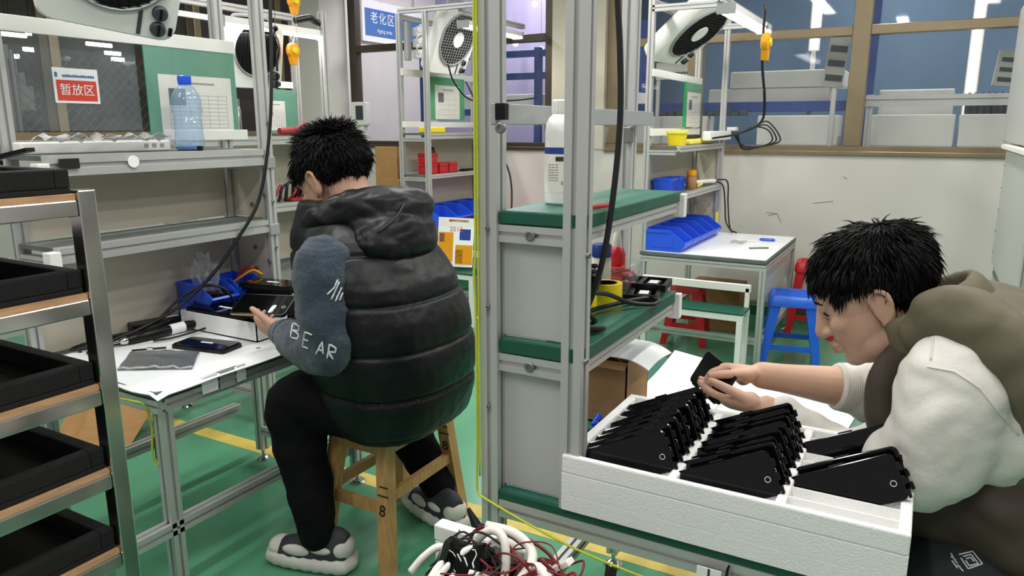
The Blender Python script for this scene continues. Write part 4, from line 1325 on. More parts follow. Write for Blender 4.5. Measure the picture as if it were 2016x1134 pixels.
o['group'] = 'blue bins on the tray bench'
for k in range(4):
    tag(MB().cbox(-.035, .035, -.012, .012, 0, .018, .004, Matrix.Translation((-.73 + .01 * k, 1.60 + .05 * k, .80 + .012 * (k % 2))) @ Matrix.Rotation(R(40 * k), 4, 'Z') @ Matrix.Rotation(R(20), 4, 'Y')).build('small_part', 'black_gloss'), 'glossy black part heaped between carton and foam tray', 'part', 'black parts beside the tray')
o = dup(bin1, (-.69, 1.78, .752), (0, 0, R(100)), 'dark-filled blue bin beside the carton', (.5, .7, .6))
o['group'] = 'blue bins on the tray bench'

# lower shelf (z 1.128)
Z2 = 1.1285
def tape_roll(label, x, y, z, r, h, rot=(0, 0, 0)):
    t = thing('tape_roll', label, 'tape', (x, y, z), rot, 'yellow tape rolls')
    MB().lathe([(r * .70, 0), (r, 0), (r, h), (r * .70, h)], (0, 0, 0), 36).build('tape', 'yellow', t, True, True)
    MB().lathe([(r * .62, 0), (r * .70, .001), (r * .70, h + .001), (r * .62, h)], (0, 0, 0), 30).build('core', 'cardboard_in', t, True, True)
    MB().lathe([(r * .61, h * .3), (.002, h * .3)], (0, 0, 0), 24).build('core_shade_disc', 'grey_plastic', t, local=True)  # added disc, stands in for the shade down inside the core


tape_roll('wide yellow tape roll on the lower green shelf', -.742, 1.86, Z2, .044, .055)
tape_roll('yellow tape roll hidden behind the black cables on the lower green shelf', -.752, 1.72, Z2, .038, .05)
t = thing('parts_basket', 'clear basket filled with red parts on the lower green shelf', 'basket', (-.78, 2.02, Z2))
MB().rings([[(-.762 + x, 2.0 + y, Z2 + z) for x, y in rr(s_ * .10, s_ * .14, .02)] for s_, z in ((.85, 0), (1.08, .085), (1.12, .086), (1.06, .088), (.8, .006))]).build('basket', 'clear_plastic', t, True)
for k in range(16):
    MB().cbox(-.022, .022, -.006, .006, -.004, .004, .002, Matrix.Translation((-.762 + random.uniform(-.028, .028), 2.0 + random.uniform(-.04, .04), Z2 + .018 + .0035 * k)) @ Matrix.Rotation(random.uniform(0, 3), 4, 'Z') @ Matrix.Rotation(random.uniform(-.6, .6), 4, 'X')).build('red_part', 'red_plastic', t)
t = thing('glue_bottle', 'red glue bottle with pale nozzle on the lower green shelf', 'bottle', (-.79, 2.07, Z2))
MB().lathe([(.024, 0), (.027, .006), (.027, .10), (.02, .118), (.012, .124)], (-.795, 2.068, Z2), 20).build('body', 'red_plastic', t, True)
MB().lathe([(.014, .122), (.014, .14), (.005, .175), (.002, .178)], (-.795, 2.068, Z2), 16).build('nozzle', 'paper_warm', t, True)
t = thing('blue_capped_jar', 'jar with blue ribbed cap behind the yellow tape', 'jar', (-.79, 1.95, Z2))
MB().lathe([(.026, 0), (.028, .006), (.028, .10), (.024, .11)], (-.797, 1.955, Z2), 20).build('body', 'paper_warm', t, True)
MB().lathe([(.027, .108), (.028, .112), (.028, .14), (.025, .145)], (-.797, 1.955, Z2), 24).build('cap', 'blue_dark', t, True)
t = thing('power_adapter', 'black power adapter with cord resting on the tape rolls', 'adapter', (-.75, 1.8, Z2 + .06))
Mx = Matrix.Translation((-.765, 1.78, Z2 + .0575)) @ Matrix.Rotation(R(18), 4, 'Z')
MB().cbox(-.035, .035, -.055, .055, 0, .036, .005, Mx).build('body', 'black_plastic', t)
MB().tube(smooth_path([Mx @ Vector(p) for p in ((0, .05, .04), (.02, .03, .05), (-.02, .0, .05), (.02, -.03, .048), (-.01, -.05, .045))]), .006, 8).build('cord', 'cable_black', t, 'all')
t0 = None
for k, (x, y, a) in enumerate(((-.695, 1.945, 14), (-.70, 2.045, 8))):
    M = Matrix.Translation((x, y, Z2 + .001 + .012 * k)) @ Matrix.Rotation(R(a), 4, 'Z')
    t = thing('moulded_holder', ['nearer black moulded frame at the edge of the lower green shelf', 'farther black moulded frame at the end of the lower green shelf'][k], 'holder', M.to_translation(), M.to_euler(), 'black moulded frames')
    L, W = .075, .058
    for a0, a1, b0, b1 in ((-L, L, -W, -W + .010), (-L, L, W - .010, W), (-L, -L + .012, -W + .01, W - .01), (L - .012, L, -W + .01, W - .01), (-.01, .004, -W + .01, W - .01)):
        MB().cbox(a0, a1, b0, b1, 0, .020, .002).build('frame_bar', 'black_plastic', t, local=True)
    MB().box(-L + .012, L - .012, -W + .01, W - .01, 0, .004).build('floor_plate', 'black_plastic', t, local=True)
    MB().cbox(.012, .05, -.03, .028, .004, .017, .002).build('inner_ridge', 'black_plastic', t, local=True)
    MB().box(.018, .044, -.024, .02, .017, .0178).build('label_slot', 'paper', t, local=True)
loop_cable('thick_cable', [(-.60, 1.50, 2.6), (-.60, 1.50, 2.2), (-.60, 1.505, 1.95), (-.59, 1.52, 1.75), (-.588, 1.525, 1.6), (-.60, 1.52, 1.42), (-.62, 1.51, 1.28), (-.66, 1.51, 1.17), (-.69, 1.50, 1.140), (-.72, 1.53, 1.138), (-.70, 1.60, 1.14)], .0068, 'cable_black', 'thick black cable hanging down in front of the green shelves')
loop_cable('thick_cable', [(-.72, 1.50, 1.16), (-.70, 1.60, 1.2), (-.68, 1.70, 1.19), (-.655, 1.80, 1.15), (-.62, 1.84, 1.14), (-.60, 1.86, 1.14), (-.605, 1.90, 1.142), (-.64, 1.90, 1.143), (-.68, 1.80, 1.145), (-.72, 1.66, 1.145), (-.75, 1.56, 1.14)], .0062, 'cable_black', 'black cable looping over the lower shelf edge')
loop_cable('thick_cable', [(-.66, 1.46, 1.165), (-.64, 1.52, 1.15), (-.63, 1.57, 1.138), (-.645, 1.55, 1.136), (-.68, 1.48, 1.135), (-.72, 1.46, 1.14), (-.70, 1.52, 1.2), (-.71, 1.6, 1.22)], .006, 'cable_black', 'black cable coiled on the near end of the lower shelf')
loop_cable('thick_cable', [(-.70, 1.47, 1.20), (-.67, 1.52, 1.19), (-.66, 1.58, 1.155), (-.67, 1.60, 1.14), (-.69, 1.56, 1.14), (-.73, 1.49, 1.15)], .0065, 'black_rubber', 'short dark cable loop beside the adapter')
# upper shelf: white bottle
t = thing('chemical_bottle', 'white one litre bottle with purple label band on the upper green shelf', 'bottle', (-.752, 1.60, 1.421))
bo = (-.757, 1.60, 1.421)
MB().lathe([(.036, 0), (.041, .005), (.042, .02), (.042, .165), (.040, .185), (.033, .2), (.024, .208), (.022, .212)], bo, 32).build('body', 'white_plastic', t, True)
cp_ = MB().lathe([(.024, .208), (.0255, .211), (.0255, .238), (.023, .241)], bo, 28).build('cap', 'white_plastic', t, True)
for k in range(18):
    a = k * pi / 9
    MB().bar((bo[0] + .0255 * cos(a), bo[1] + .0255 * sin(a), bo[2] + .213), (bo[0] + .0255 * cos(a), bo[1] + .0255 * sin(a), bo[2] + .236), .003, .002, (cos(a), sin(a), 0)).build('cap_rib', 'white_plastic', cp_)
MB().lathe([(.0424, .03), (.0424, .13)], bo, 32).build('label_paper', 'paper_warm', t, True)
MB().lathe([(.0427, .118), (.0427, .133)], bo, 32).build('label_band', 'blue_dark', t, True)


def on_cyl(o, r, ang, z):
    return frame((o[0] + r * cos(ang), o[1] + r * sin(ang), o[2] + z), (-sin(ang), cos(ang), 0), (0, 0, 1))


A0 = math.atan2(-1.6, .757)
random.seed(5)
for k in range(9):
    a = A0 - .62 + .05 * k
    MB().box(-.0008 - .0006 * (k % 2), .0008, -.005, .005, 0, .0005, on_cyl(bo, .0427, a + .25, .107)).build('barcode_bar', 'ink', t)
for k in range(7):
    for j in range(3):
        MB().box(-.004, .0045 - .002 * random.random(), -.0008, .0008, 0, .0004, on_cyl(bo, .0427, A0 - .75 + .22 * j, .094 - .006 * k)).build('printed_line', 'grey_print', t)
text('lettering', '1L', .012, on_cyl(bo, .0431, A0 + .05, .052), 'ink', t)
tag(MB().tube([(-.64, 1.49, 1.428), (-.625, 1.56, 1.428)], .005, 8).build('red_pen', 'red_plastic', None, True), 'small red pen on the upper green shelf', 'pen')
tag(MB().sheet([[(-.815 + .03 * u, 1.75 + .2 * v, 1.44 + .16 * u) for v in (0, .5, 1)] for u in (0, .5, 1)], .003).build('clear_sheet', 'clear_plastic'), 'clear plastic sheet leaning behind the white bottle', 'sheet')
# ground wire running down the rear post and along the beam
loop_cable('ground_wire', [(-.872, 1.40, 2.6), (-.872, 1.397, 1.9), (-.873, 1.397, 1.55), (-.875, 1.397, 1.33), (-.879, 1.397, 1.27), (-.875, 1.397, 1.18), (-.874, 1.397, .9), (-.876, 1.395, .76), (-.868, 1.393, .735), (-.85, 1.39, .728), (-.74, 1.385, .70), (-.62, 1.38, .675), (-.5, 1.378, .66), (-.4, 1.38, .652), (-.2, 1.385, .65)], .003, 'wire_green', 'yellow-green ground wire down the rear post of the tray bench', 'wire')
loop_cable('ground_wire', [(-.866, 1.398, 2.6), (-.866, 1.396, 1.9), (-.867, 1.396, 1.2), (-.868, 1.396, .78)], .0022, 'wire_green', 'thin second yellow-green wire beside the rear post', 'wire')
MBt = thing('hanging_tag', 'white hanging tag with black bars on the tray bench beam', 'tag', (-.31, 1.385, .69))
MB().box(-.335, -.285, 1.383, 1.386, .65, .715).build('card', 'white_print', MBt)
MB().box(-.312, -.308, 1.3815, 1.3828, .65, .715).build('dark_bar', 'ink', MBt)
MB().box(-.335, -.285, 1.3815, 1.3828, .676, .679).build('dark_bar', 'ink', MBt)
MB().bar((-.28, 1.384, .655), (-.272, 1.384, .73), .004, .018, (0, 1, 0)).build('clip', 'black_plastic', MBt)

# ------------------------------------------------------------ white cart of tangled harnesses, bottom centre
t = thing('scrap_cart', 'white framed cart heaped with wire harnesses at the bottom', 'cart', (-.6, 1.0, 0))
for x, y, h_ in ((-.845, 1.215, .715), (-.66, 1.215, .715), (-.36, 1.19, .62), (-.845, .80, .62), (-.36, .80, .62)):
    MB().cbox(x - .018, x + .018, y - .017, y + .017, 0, h_, .003).build('leg', 'white_paint', t)
MB().cbox(-.865, -.64, 1.198, 1.232, .716, .752, .003).build('rail', 'white_paint', t)
for x in (-.845, -.36):
    MB().cbox(x - .015, x + .015, .82, 1.17, .585, .62, .003).build('rail', 'white_paint', t)
MB().box(-.83, -.36, .82, 1.19, .62, .628).build('deck', 'grey_plastic', t)
MB().box(-.80, -.38, .84, 1.17, .6285, .70).build('parts_tray', 'dark_print', t)
random.seed(21)
t = thing('black_bag', 'crumpled black plastic bag on the scrap cart', 'bag', (-.70, 1.12, .72))
g = [[(-.80 + .15 * u + .01 * sin(9 * v), 1.02 + .16 * v, .70 + .085 * sin(pi * u) * sin(pi * v) + .012 * sin(13 * u + 7 * v) + .03 * v) for v in [j / 10 for j in range(11)]] for u in [i / 10 for i in range(11)]]
MB().sheet(g, .004).build('film', 'black_gloss', t, True)
t = thing('white_strap', 'thick white cable strap looping over the scrap cart', 'strap', (-.68, 1.15, .75))
MB().tube(smooth_path([(-.755, 1.15, .69), (-.735, 1.16, .765), (-.70, 1.17, .80), (-.665, 1.16, .79), (-.65, 1.13, .73), (-.655, 1.06, .68)]), .009, 10).build('strap', 'wire_white', t, 'all')
t = thing('white_strap', 'white cable sleeve lying right of the looped strap', 'strap', (-.6, 1.15, .75))
MB().tube(smooth_path([(-.72, 1.18, .80), (-.66, 1.19, .795), (-.615, 1.18, .775), (-.60, 1.14, .76), (-.62, 1.08, .73)]), .010, 10).build('strap', 'wire_white', t, 'all')
for k in range(16):
    a = Vector((-.78 + .028 * k, 1.16 - .05 * (k % 3), .715 + .012 * (k % 4)))
    e_ = Vector((random.uniform(-.10, .10), random.uniform(-.14, -.04), 0))
    tag(MB().tube(smooth_path([a, a + e_ * .35 + Vector((0, 0, .035)), a + e_ * .7 + Vector((0, 0, .02)), a + e_ + Vector((0, 0, -.01))]), random.uniform(.005, .010), 8).build('white_sleeve', 'wire_white', None, 'all'), 'white cable sleeve in the harness heap on the scrap cart', 'sleeve', 'white sleeves on the scrap cart')
for k in range(26):
    c = Vector((random.uniform(-.74, -.36), random.uniform(1.04, 1.19), .735))
    pts = []
    r_ = random.uniform(.03, .08)
    a0 = random.uniform(0, 6)
    for i in range(6):
        a = a0 + i * .8
        pts.append(c + Vector((r_ * cos(a), r_ * .7 * sin(a), random.uniform(0, .05) + .02 * sin(i))))
    tag(MB().tube(smooth_path(pts, 6), .0016 if k % 2 else .0024, 6).build('harness_wire', 'wire_red' if k % 3 else 'cable_black', None, 'all'), 'thin %s wire tangled in the harness heap on the scrap cart' % ('dark red' if k % 3 else 'black'), 'wire', 'wires on the scrap cart')
for k in range(22):
    M = Matrix.Translation((random.uniform(-.75, -.37), random.uniform(1.06, 1.19), .715 + .05 * random.random())) @ Euler((random.uniform(-.8, .8), random.uniform(-.8, .8), random.uniform(0, 3))).to_matrix().to_4x4()
    dark = k % 3 != 1
    tag(MB().cbox(-.032, .032, -.010, .010, -.006, .006, .002, M).build('harness_connector', 'black_plastic' if dark else 'white_plastic'), '%s connector block in the harness heap on the scrap cart' % ('black' if dark else 'white'), 'connector', 'connectors on the scrap cart')
for k in range(3):
    M = Matrix.Translation((-.665 + .07 * k, 1.16, .735 + .01 * k)) @ Euler((.3, .5, .5 + k)).to_matrix().to_4x4()
    tag(MB().tube([M @ Vector((-.03, 0, 0)), M @ Vector((.03, 0, 0))], .007, 8).build('red_connector', 'red_plastic', None, True), ['left', 'middle', 'right'][k] + ' red connector sleeve in the harness heap', 'connector', 'red connectors on the scrap cart')
loop_cable('harness_wire', [(-.78, 1.2, .72), (-.76, 1.2, .765), (-.71, 1.2, .79), (-.64, 1.2, .785), (-.585, 1.2, .765), (-.555, 1.19, .735), (-.56, 1.17, .75), (-.585, 1.17, .77), (-.57, 1.2, .745)], .004, 'wire_red', 'dark red wire arching over the scrap cart', 'wire')
loop_cable('harness_wire', [(-.60, 1.18, .76), (-.565, 1.16, .72), (-.50, 1.17, .735), (-.43, 1.18, .735), (-.40, 1.17, .69)], .0035, 'wire_red', 'dark red wire bowing at the right of the scrap cart', 'wire')
tag(MB().tube([(-.815, 1.26, .775), (-.79, 1.255, .74), (-.765, 1.25, .735)], [.004, .012, .016], 8).build('probe_clip', 'black_plastic', None, True), 'black clip standing against the rear post above the cart', 'clip')

# ------------------------------------------------------------ workbench at the right edge, seen from behind
B5 = bench('workbench', 'aluminium workbench with grey back board at the right edge', .40, .70, 1.2, 4.05, 5.30, (1.13, 1.17), (1.47, 1.51), [(2.0, 4.05, 5.30, .05)], 2.35, ['rn', 'rf', 'ff'])
MB().cbox(.388, .398, 3.86, 5.36, .80, 1.46, .003).build('back_board', 'panel_grey', B5)
MB().cbox(.36, .398, 3.86, 5.36, 1.475, 1.50, .003).build('ledge', 'paper_warm', B5)
MB().cbox(.380, .396, 3.86, 5.62, 1.51, 2.30, .01).build('upper_board', 'panel_grey', B5)
for k in range(5):
    bolt((.387, 5.30, .86 + .13 * k), (-1, 0, 0), .006, B5)

# ------------------------------------------------------------ store room beyond the far windows
def foam_block(label, x0, x1, y0, y1, z0, z1):
    return tag(MB().cbox(x0, x1, y0, y1, z0, z1, .012).build('foam_block', 'foam_block'), label, 'foam block', 'foam blocks in the store room')


SR = thing('storage_rack', 'blue steel storage rack behind the far right window', 'rack', (-1.0, 7.3, 0))
for x, w in ((-.60, .10), (-2.9, .1), (1.6, .1)):
    MB().cbox(x - w, x + w, 7.35, 7.45, 0, 2.75, .008).build('upright', 'blue_dark', SR)
for x in (-2.9, 1.6):
    MB().cbox(x - .05, x + .05, 8.2, 8.3, 0, 2.75, .008).build('upright', 'blue_dark', SR)
MB().cbox(-2.8, -.70, 7.35, 7.42, 1.74, 1.83, .006).build('beam', 'blue_dark', SR)
MB().box(-2.8, 1.5, 7.0, 8.25, .98, 1.0).build('shelf_deck', 'alu', SR)
MB().box(-2.8, -.7, 7.42, 8.25, 1.80, 1.82).build('shelf_deck', 'alu', SR)
prof('front_rail', 'X', -.52, .75, 6.98, 1.81, SR, .09)
prof('rail_post', 'Z', 1.0, 1.86, -.49, 6.98, SR, .05)
prof('rail_post', 'Z', 1.0, 1.86, .72, 6.98, SR, .05)
zz = [1.0, 1.22, 1.44, 1.70]
for k in range(3):
    nm = ['bottom', 'middle', 'top'][k]
    foam_block('%s pale foam block of the stack right of the blue upright' % nm, -.50 - .01 * (k == 1), .12 + .01 * k, 7.04, 7.34, zz[k] + .002, zz[k + 1])
    foam_block('%s pale foam block of the stack at the right window edge' % nm, .17, .62 - .02 * k, 7.04, 7.34, zz[k] + .002, zz[k + 1])
    foam_block('%s pale foam block of the stack left of the blue upright' % nm, -1.40, -.74 + .01 * k, 7.04, 7.34, zz[k] + .002, zz[k + 1])
    foam_block('%s pale foam block of the stack behind the far right bench' % nm, -2.6, -1.9 + .02 * k, 7.04, 7.34, zz[k] + .002, zz[k + 1])
foam_block('lower long foam block on the blue rack beam', -1.95, -.86, 7.42, 8.0, 1.822, 1.955)
foam_block('upper long foam block on the blue rack beam', -1.75, -.76, 7.40, 8.0, 1.957, 2.11)
foam_block('lone foam block behind the aluminium rail', -.46, .12, 7.5, 7.9, 1.0, 1.92)
for k in range(9):
    tag(MB().lathe([(.022, 0), (.025, .01), (.025, .12), (.012, .15), (.012, .17)], (.22 + .045 * k, 7.2, 1.702), 12).build('dark_bottle', 'dark_print', None, True), 'small dark bottle standing on the foam stack at right window edge', 'bottle', 'dark bottles in the store room')
for k in range(14):
    tag(MB().cbox(-2.55 + .075 * k, -2.495 + .075 * k, 7.1, 7.2, 1.702, 1.74 - .004 + .05 * ((k * 7) % 3) / 3, .004).build('machine_part', 'dark_print'), 'dark machine part lined up under the blue rack beam', 'part', 'machine parts in the store room')
for k, (a, b, Y0) in enumerate(((1608, 1601, 7.9), (1938, 1903, 7.9))):
    p, q = aty(a + 12, -60, Y0), aty(b, 100 if k == 0 else 240, Y0)
    p.x = q.x + (.0)
    t = thing('upright_tube_light', ['left', 'right'][k] + ' upright white tube light in the blue store room', 'light', (q.x, Y0, q.z), group='upright tube lights')
    MB().cbox(q.x - .05, q.x + .05, Y0 + .02, Y0 + .06, q.z, 3.3, .008).build('backing', 'white_paint', t)
    MB().tube([(q.x, Y0, q.z + .02), (q.x, Y0, 3.28)], .03, 12).build('tube', 'tube_glow', t, True)
    prof('stand', 'Z', 0, q.z, q.x, Y0 + .04, t, .04)
    MB().lathe([(.12, 0), (.12, .01), (.03, .03)], (q.x, Y0 + .04, 0), 18).build('base', 'alu', t, True)
for k, (x, y, z, w, h) in enumerate(((-.78, 7.0, 1.93, .16, .42), (.52, 7.0, 1.90, .34, .26))):
    t = thing('socket_panel', ['narrow slotted socket panel left of the bronze mullion', 'slotted socket panel near the right edge window'][k], 'panel', (x, y, z - .1))
    F = frame((x, y, z + h / 2), (1, .35, -.1), (.12, 0, 1))
    MB().box(-w / 2, w / 2, -h / 2, h / 2, -.01, .01, F).build('plate', 'panel_grey', t)
    for j in range(3):
        MB().box(-w * .42, w * .42, -h * .38 + j * h * .28, -h * .26 + j * h * .28, .01, .016, F).build('slot', 'dark_print', t)
    MB().cbox(x - .02, x + .02, y + .02, y + .05, 1.0 if k == 0 else 1.86, z + .05, .004).build('bracket', 'alu', t)
t = thing('perforated_rail', 'grey perforated board hanging behind the far right fan', 'board', (-1.9, 6.8, 2.0))
Yp = 6.85
p0, p1 = aty(1293, 110, Yp), aty(1355, 155, Yp)
MB().box(p0.x, p1.x, Yp, Yp + .02, p1.z, p0.z).build('plate', 'foam_block', t)
for j in range(2):
    for k in range(12):
        x = p0.x + (p1.x - p0.x) * (k + .5) / 12
        z = p1.z + (p0.z - p1.z) * (.25 + .5 * j)
        MB().lathe([(.011, 0), (.011, .003)], (x, Yp - .003, z), 8, Matrix.Rotation(R(-90), 3, 'X')).build('hole', 'dark_print', t)
MB().cbox(p0.x, p0.x + .03, Yp + .02, Yp + .05, 0, p0.z, .004).build('stand', 'alu', t)

# left far window: lilac bay with rack, foam and sign
LR = thing('storage_rack', 'blue rack with pale foam slabs behind the left far window', 'rack', (-3.6, 7.2, 0))
for x in (-3.72, -2.75):
    MB().cbox(x - .035, x + .035, 7.2, 7.27, 0, 2.42, .005).build('upright', 'blue_dark', LR)
for z in (1.76, 2.13, 2.36):
    MB().cbox(-5.2, -2.79, 7.21, 7.26, z - .035, z + .035, .005).build('beam', 'blue_dark', LR)
MB().cbox(-5.24, -5.17, 7.2, 7.27, 0, 2.42, .005).build('upright', 'blue_dark', LR)
MB().box(-5.2, -2.75, 7.27, 8.0, 1.77, 1.79).build('shelf_deck', 'alu', LR)
for k in range(3):
    foam_block(['left', 'middle', 'right'][k] + ' pale foam slab on the rack behind the left far window', -4.9 + .75 * k, -4.2 + .75 * k, 7.3, 7.8, 1.792, 1.95)
t = thing('hanging_sign', 'blue hanging sign with white Chinese characters for aging area', 'sign', (-6.2, 7.65, 2.3))
p0, p1 = atx(718, 12, -6.2), atx(790, 78, -6.2)
z0, z1 = atx(718, 68, -6.2).z, atx(718, 14, -6.2).z
MB().box(-6.235, -6.205, p0.y - .05, 8.6, z0 - .07, z1 + .10).build('board', 'white_print', t)
MB().box(-6.204, -6.200, p0.y, 8.55, z0, z1).build('blue_field', 'blue_print', t)
F = frame((-6.197, atx(753, 40, -6.2).y, (z0 + z1) / 2 + .05), (0, 1, 0), (0, 0, 1))
text('lettering', '老化区', .15, F, 'white_print', t, spacing=1.2)
F = frame((-6.197, atx(757, 58, -6.2).y, (z0 + z1) / 2 - .09), (0, 1, 0), (0, 0, 1))
text('subtitle', 'Aging area', .07, F, 'white_print', t)
for yy in (p0.y + .05, 8.45):
    MB().tube([(-6.22, yy, z1 + .1), (-6.22, yy, 3.9)], .006, 6).build('hanger', 'steel', t)
struct(MB().box(-6.55, -6.25, 6.75, 9.0, 0, 3.9).build('wall_storeroom_side', 'wall'))
t = thing('meter_box', 'white electric meter box beside the corner column', 'meter box', (-5.5, 6.47, 1.6))
mp = aty(712, 225, 6.46)
MB().cbox(mp.x - .10, mp.x + .10, 6.40, 6.49, mp.z - .12, mp.z + .13, .015).build('case', 'white_plastic', t)
MB().box(mp.x - .03, mp.x + .07, 6.396, 6.40, mp.z - .06, mp.z + .09).build('window', 'dark_print', t)
MB().cbox(mp.x - .06, mp.x + .06, 6.42, 6.49, mp.z - .30, mp.z - .12, .006).build('cable_duct', 'white_paint', t)
for k, (x, y) in enumerate(((1053, 8), (1010, 70), (1015, 86), (1065, 97), (920, 60))):
    p = aty(x, y, 8.6)
    t = thing('pendant_lamp', ['topmost', 'second', 'third', 'rightmost', 'leftmost'][k] + ' small round lamp glowing behind the left far window', 'lamp', p, group='small lamps behind the left far window')
    MB().ell(p, .035).build('bulb', 'dot_glow', t, True)
    MB().tube([p + Vector((0, 0, .03)), (p.x, p.y, 3.9)], .005, 6).build('cord', 'grey_plastic', t)
t = thing('grey_duct', 'grey upright duct behind the left far window', 'duct', (-3.6, 8.3, 0))
MB().cbox(-4.12, -3.98, 8.3, 8.42, 0, 3.85, .01).build('duct', 'grey_plastic', t)

# dim room beyond the side windows
for k, (x, y, w) in enumerate(((22, 68, 16), (64, 98, 10), (20, 110, 9), (222, 105, 10), (232, 117, 8), (195, 88, 16), (62, 66, 6))):
    p = atx(x, y, -8.2)
    t = thing('pendant_lamp', 'small %s lamp in the dim side room, number %s from the left' % (['broad', 'short', 'narrow', 'short', 'tiny', 'broad', 'tiny'][k], ['one', 'three', 'two', 'six', 'seven', 'five', 'four'][k]), 'lamp', p, group='lamps in the dim side room')
    MB().cbox(p.x - .02, p.x + .02, p.y - .009 * w, p.y + .009 * w, p.z - .02, p.z + .02, .004).build('shade', 'dot_glow', t)
    MB().tube([p + Vector((0, 0, .02)), (p.x, p.y, 3.9)], .005, 6).build('cord', 'black_plastic', t)
for k in range(5):
    p = atx(14 + 13 * k, 250, -7.4)
    tag(MB().cbox(p.x - .03, p.x + .03, p.y - .025 - .012 * (k % 3), p.y + .03, 0, 2.45 - .12 * k, .005).build('pipe_stack', 'wall_grey'), ['leftmost', 'second', 'middle', 'fourth', 'rightmost'][k] + ' grey upright pipe in the dim side room', 'pipe', 'pipes in the dim side room')
t = thing('wire_fence', 'dark wire mesh fence in the dim side room', 'fence', (-7.0, 4.3, 0))
m = MB()
y0, y1, z0, z1 = 3.7, 5.3, .9, 2.25
nn = 16
for k in range(-8, nn):
    for s_ in (1, -1):
        a = y0 + (y1 - y0) * k / nn
        p, q = [a, z0 if s_ > 0 else z1], [a + (z1 - z0), z1 if s_ > 0 else z0]
        if p[0] < y0:
            f = (y0 - p[0]) / (q[0] - p[0]); p = [y0, p[1] + (q[1] - p[1]) * f]
        if q[0] > y1:
            f = (y1 - p[0]) / (q[0] - p[0]); q = [y1, p[1] + (q[1] - p[1]) * f]
        if q[0] - p[0] > .02:
            m.tube([(-7.0, p[0], p[1]), (-7.0, q[0], q[1])], .004, 4)
o = m.build('mesh', 'alu_dark', t)
o['kind'] = 'stuff'
for y in (y0, y1):
    MB().tube([(-7.0, y, 0), (-7.0, y, z1)], .02, 8).build('post', 'alu_dark', t, True)
tag(MB().cbox(-7.9, -7.2, 3.9, 5.0, 0, 1.75, .02).build('dark_machine', 'black_rubber'), 'dark machine standing behind the wire fence', 'machine')
tag(MB().cbox(-7.9, -7.3, 2.6, 3.3, 0, 1.9, .02).build('dark_cabinet', 'dark_print'), 'dark grey cabinet in the dim side room', 'cabinet')

# ============================================================ people
from mathutils import noise as mnoise
from mathutils.bvhtree import BVHTree

mat('skin', '#c9a08a', .5, 0, .05, 14, .05, 300, spec=.35)
mat('skin_dark', '#b48c76', .5, 0, .05, 14, .05, 300, spec=.35)
mat('lips', '#b27f72', .45, 0, .05)
mat('nail', '#d9ac9c', .3)
mat('hair', '#0d0c0c', .62, 0, .2, 30, spec=.18)
mat('hair_base', '#070606', .95, 0, .1, 30, spec=.02)
mat('eye_white', '#d8d4cf', .2)
mat('nylon_black', '#0a0b0d', .42, 0, .15, 6, .2, 30, spec=.3)
mat('knit', '#35414d', .9, 0, .22, 160, .6, 220, spec=.15, sheen=.3)
mat('knit_mark', '#c9cdd0', .9, 0, .1, 60)
mat('denim_black', '#0a0a0c', .85, 0, .15, 20, .1, 120, spec=.15)
mat('shoe_white', '#d9d4cc', .6, 0, .05)
mat('shoe_dark', '#34353c', .75, 0, .12, 40)
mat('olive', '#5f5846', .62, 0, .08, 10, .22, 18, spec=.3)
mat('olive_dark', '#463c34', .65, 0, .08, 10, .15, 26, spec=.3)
mat('sweat_white', '#d7d2cb', .85, 0, .03, 8, .12, 90, spec=.2)
mat('pants_grey', '#2e2f33', .8, 0, .12, 14, .15, 60, spec=.2)
mat('logo_white', '#cfd1d3', .6)


def limb(m, pts, rs, n=16, sub=5, flat=1., up=(0, 0, 1)):
    """smooth tapered tube with round ends"""
    P = smooth_path(pts, sub)
    k = len(pts)
    rr_ = []
    for i in range(len(P)):
        t = i / sub
        a = min(int(t), k - 2)
        f = t - a
        f = f * f * (3 - 2 * f)
        rr_.append(rs[a] * (1 - f) + rs[a + 1] * f)
    m.tube(P, rr_, n)
    m.ell(P[0], rr_[0] * .995, nu=14, nv=8)
    m.ell(P[-1], rr_[-1] * .995, nu=14, nv=8)


def remeshed(m, voxel, smooth=6, fac=.5):
    me = bpy.data.meshes.new('r')
    me.from_pydata([tuple(p) for p in m.v], [], m.f)
    bm = bmesh.new()
    bm.from_mesh(me)
    bmesh.ops.recalc_face_normals(bm, faces=bm.faces[:])
    bm.to_mesh(me)
    bm.free()
    o = bpy.data.objects.new('r', me)
    COL.objects.link(o)
    r = o.modifiers.new('r', 'REMESH')
    r.mode = 'VOXEL'
    r.voxel_size = voxel
    s = o.modifiers.new('s', 'SMOOTH')
    s.iterations = smooth
    s.factor = fac
    dg = bpy.context.evaluated_depsgraph_get()
    out = bpy.data.meshes.new_from_object(o.evaluated_get(dg))
    bpy.data.objects.remove(o)
    bpy.data.meshes.remove(me)
    return out


def displace(me, fn):
    """move every vertex along its normal by fn(co)"""
    n = len(me.vertices)
    co = np.empty(n * 3, np.float32)
    no = np.empty(n * 3, np.float32)
    me.vertices.foreach_get('co', co)
    me.vertex_normals.foreach_get('vector', no)
    co, no = co.reshape(-1, 3), no.reshape(-1, 3)
    d = np.array([fn(Vector(c)) for c in co.tolist()], np.float32)
    co += no * d[:, None]
    me.vertices.foreach_set('co', co.ravel())
    me.update()


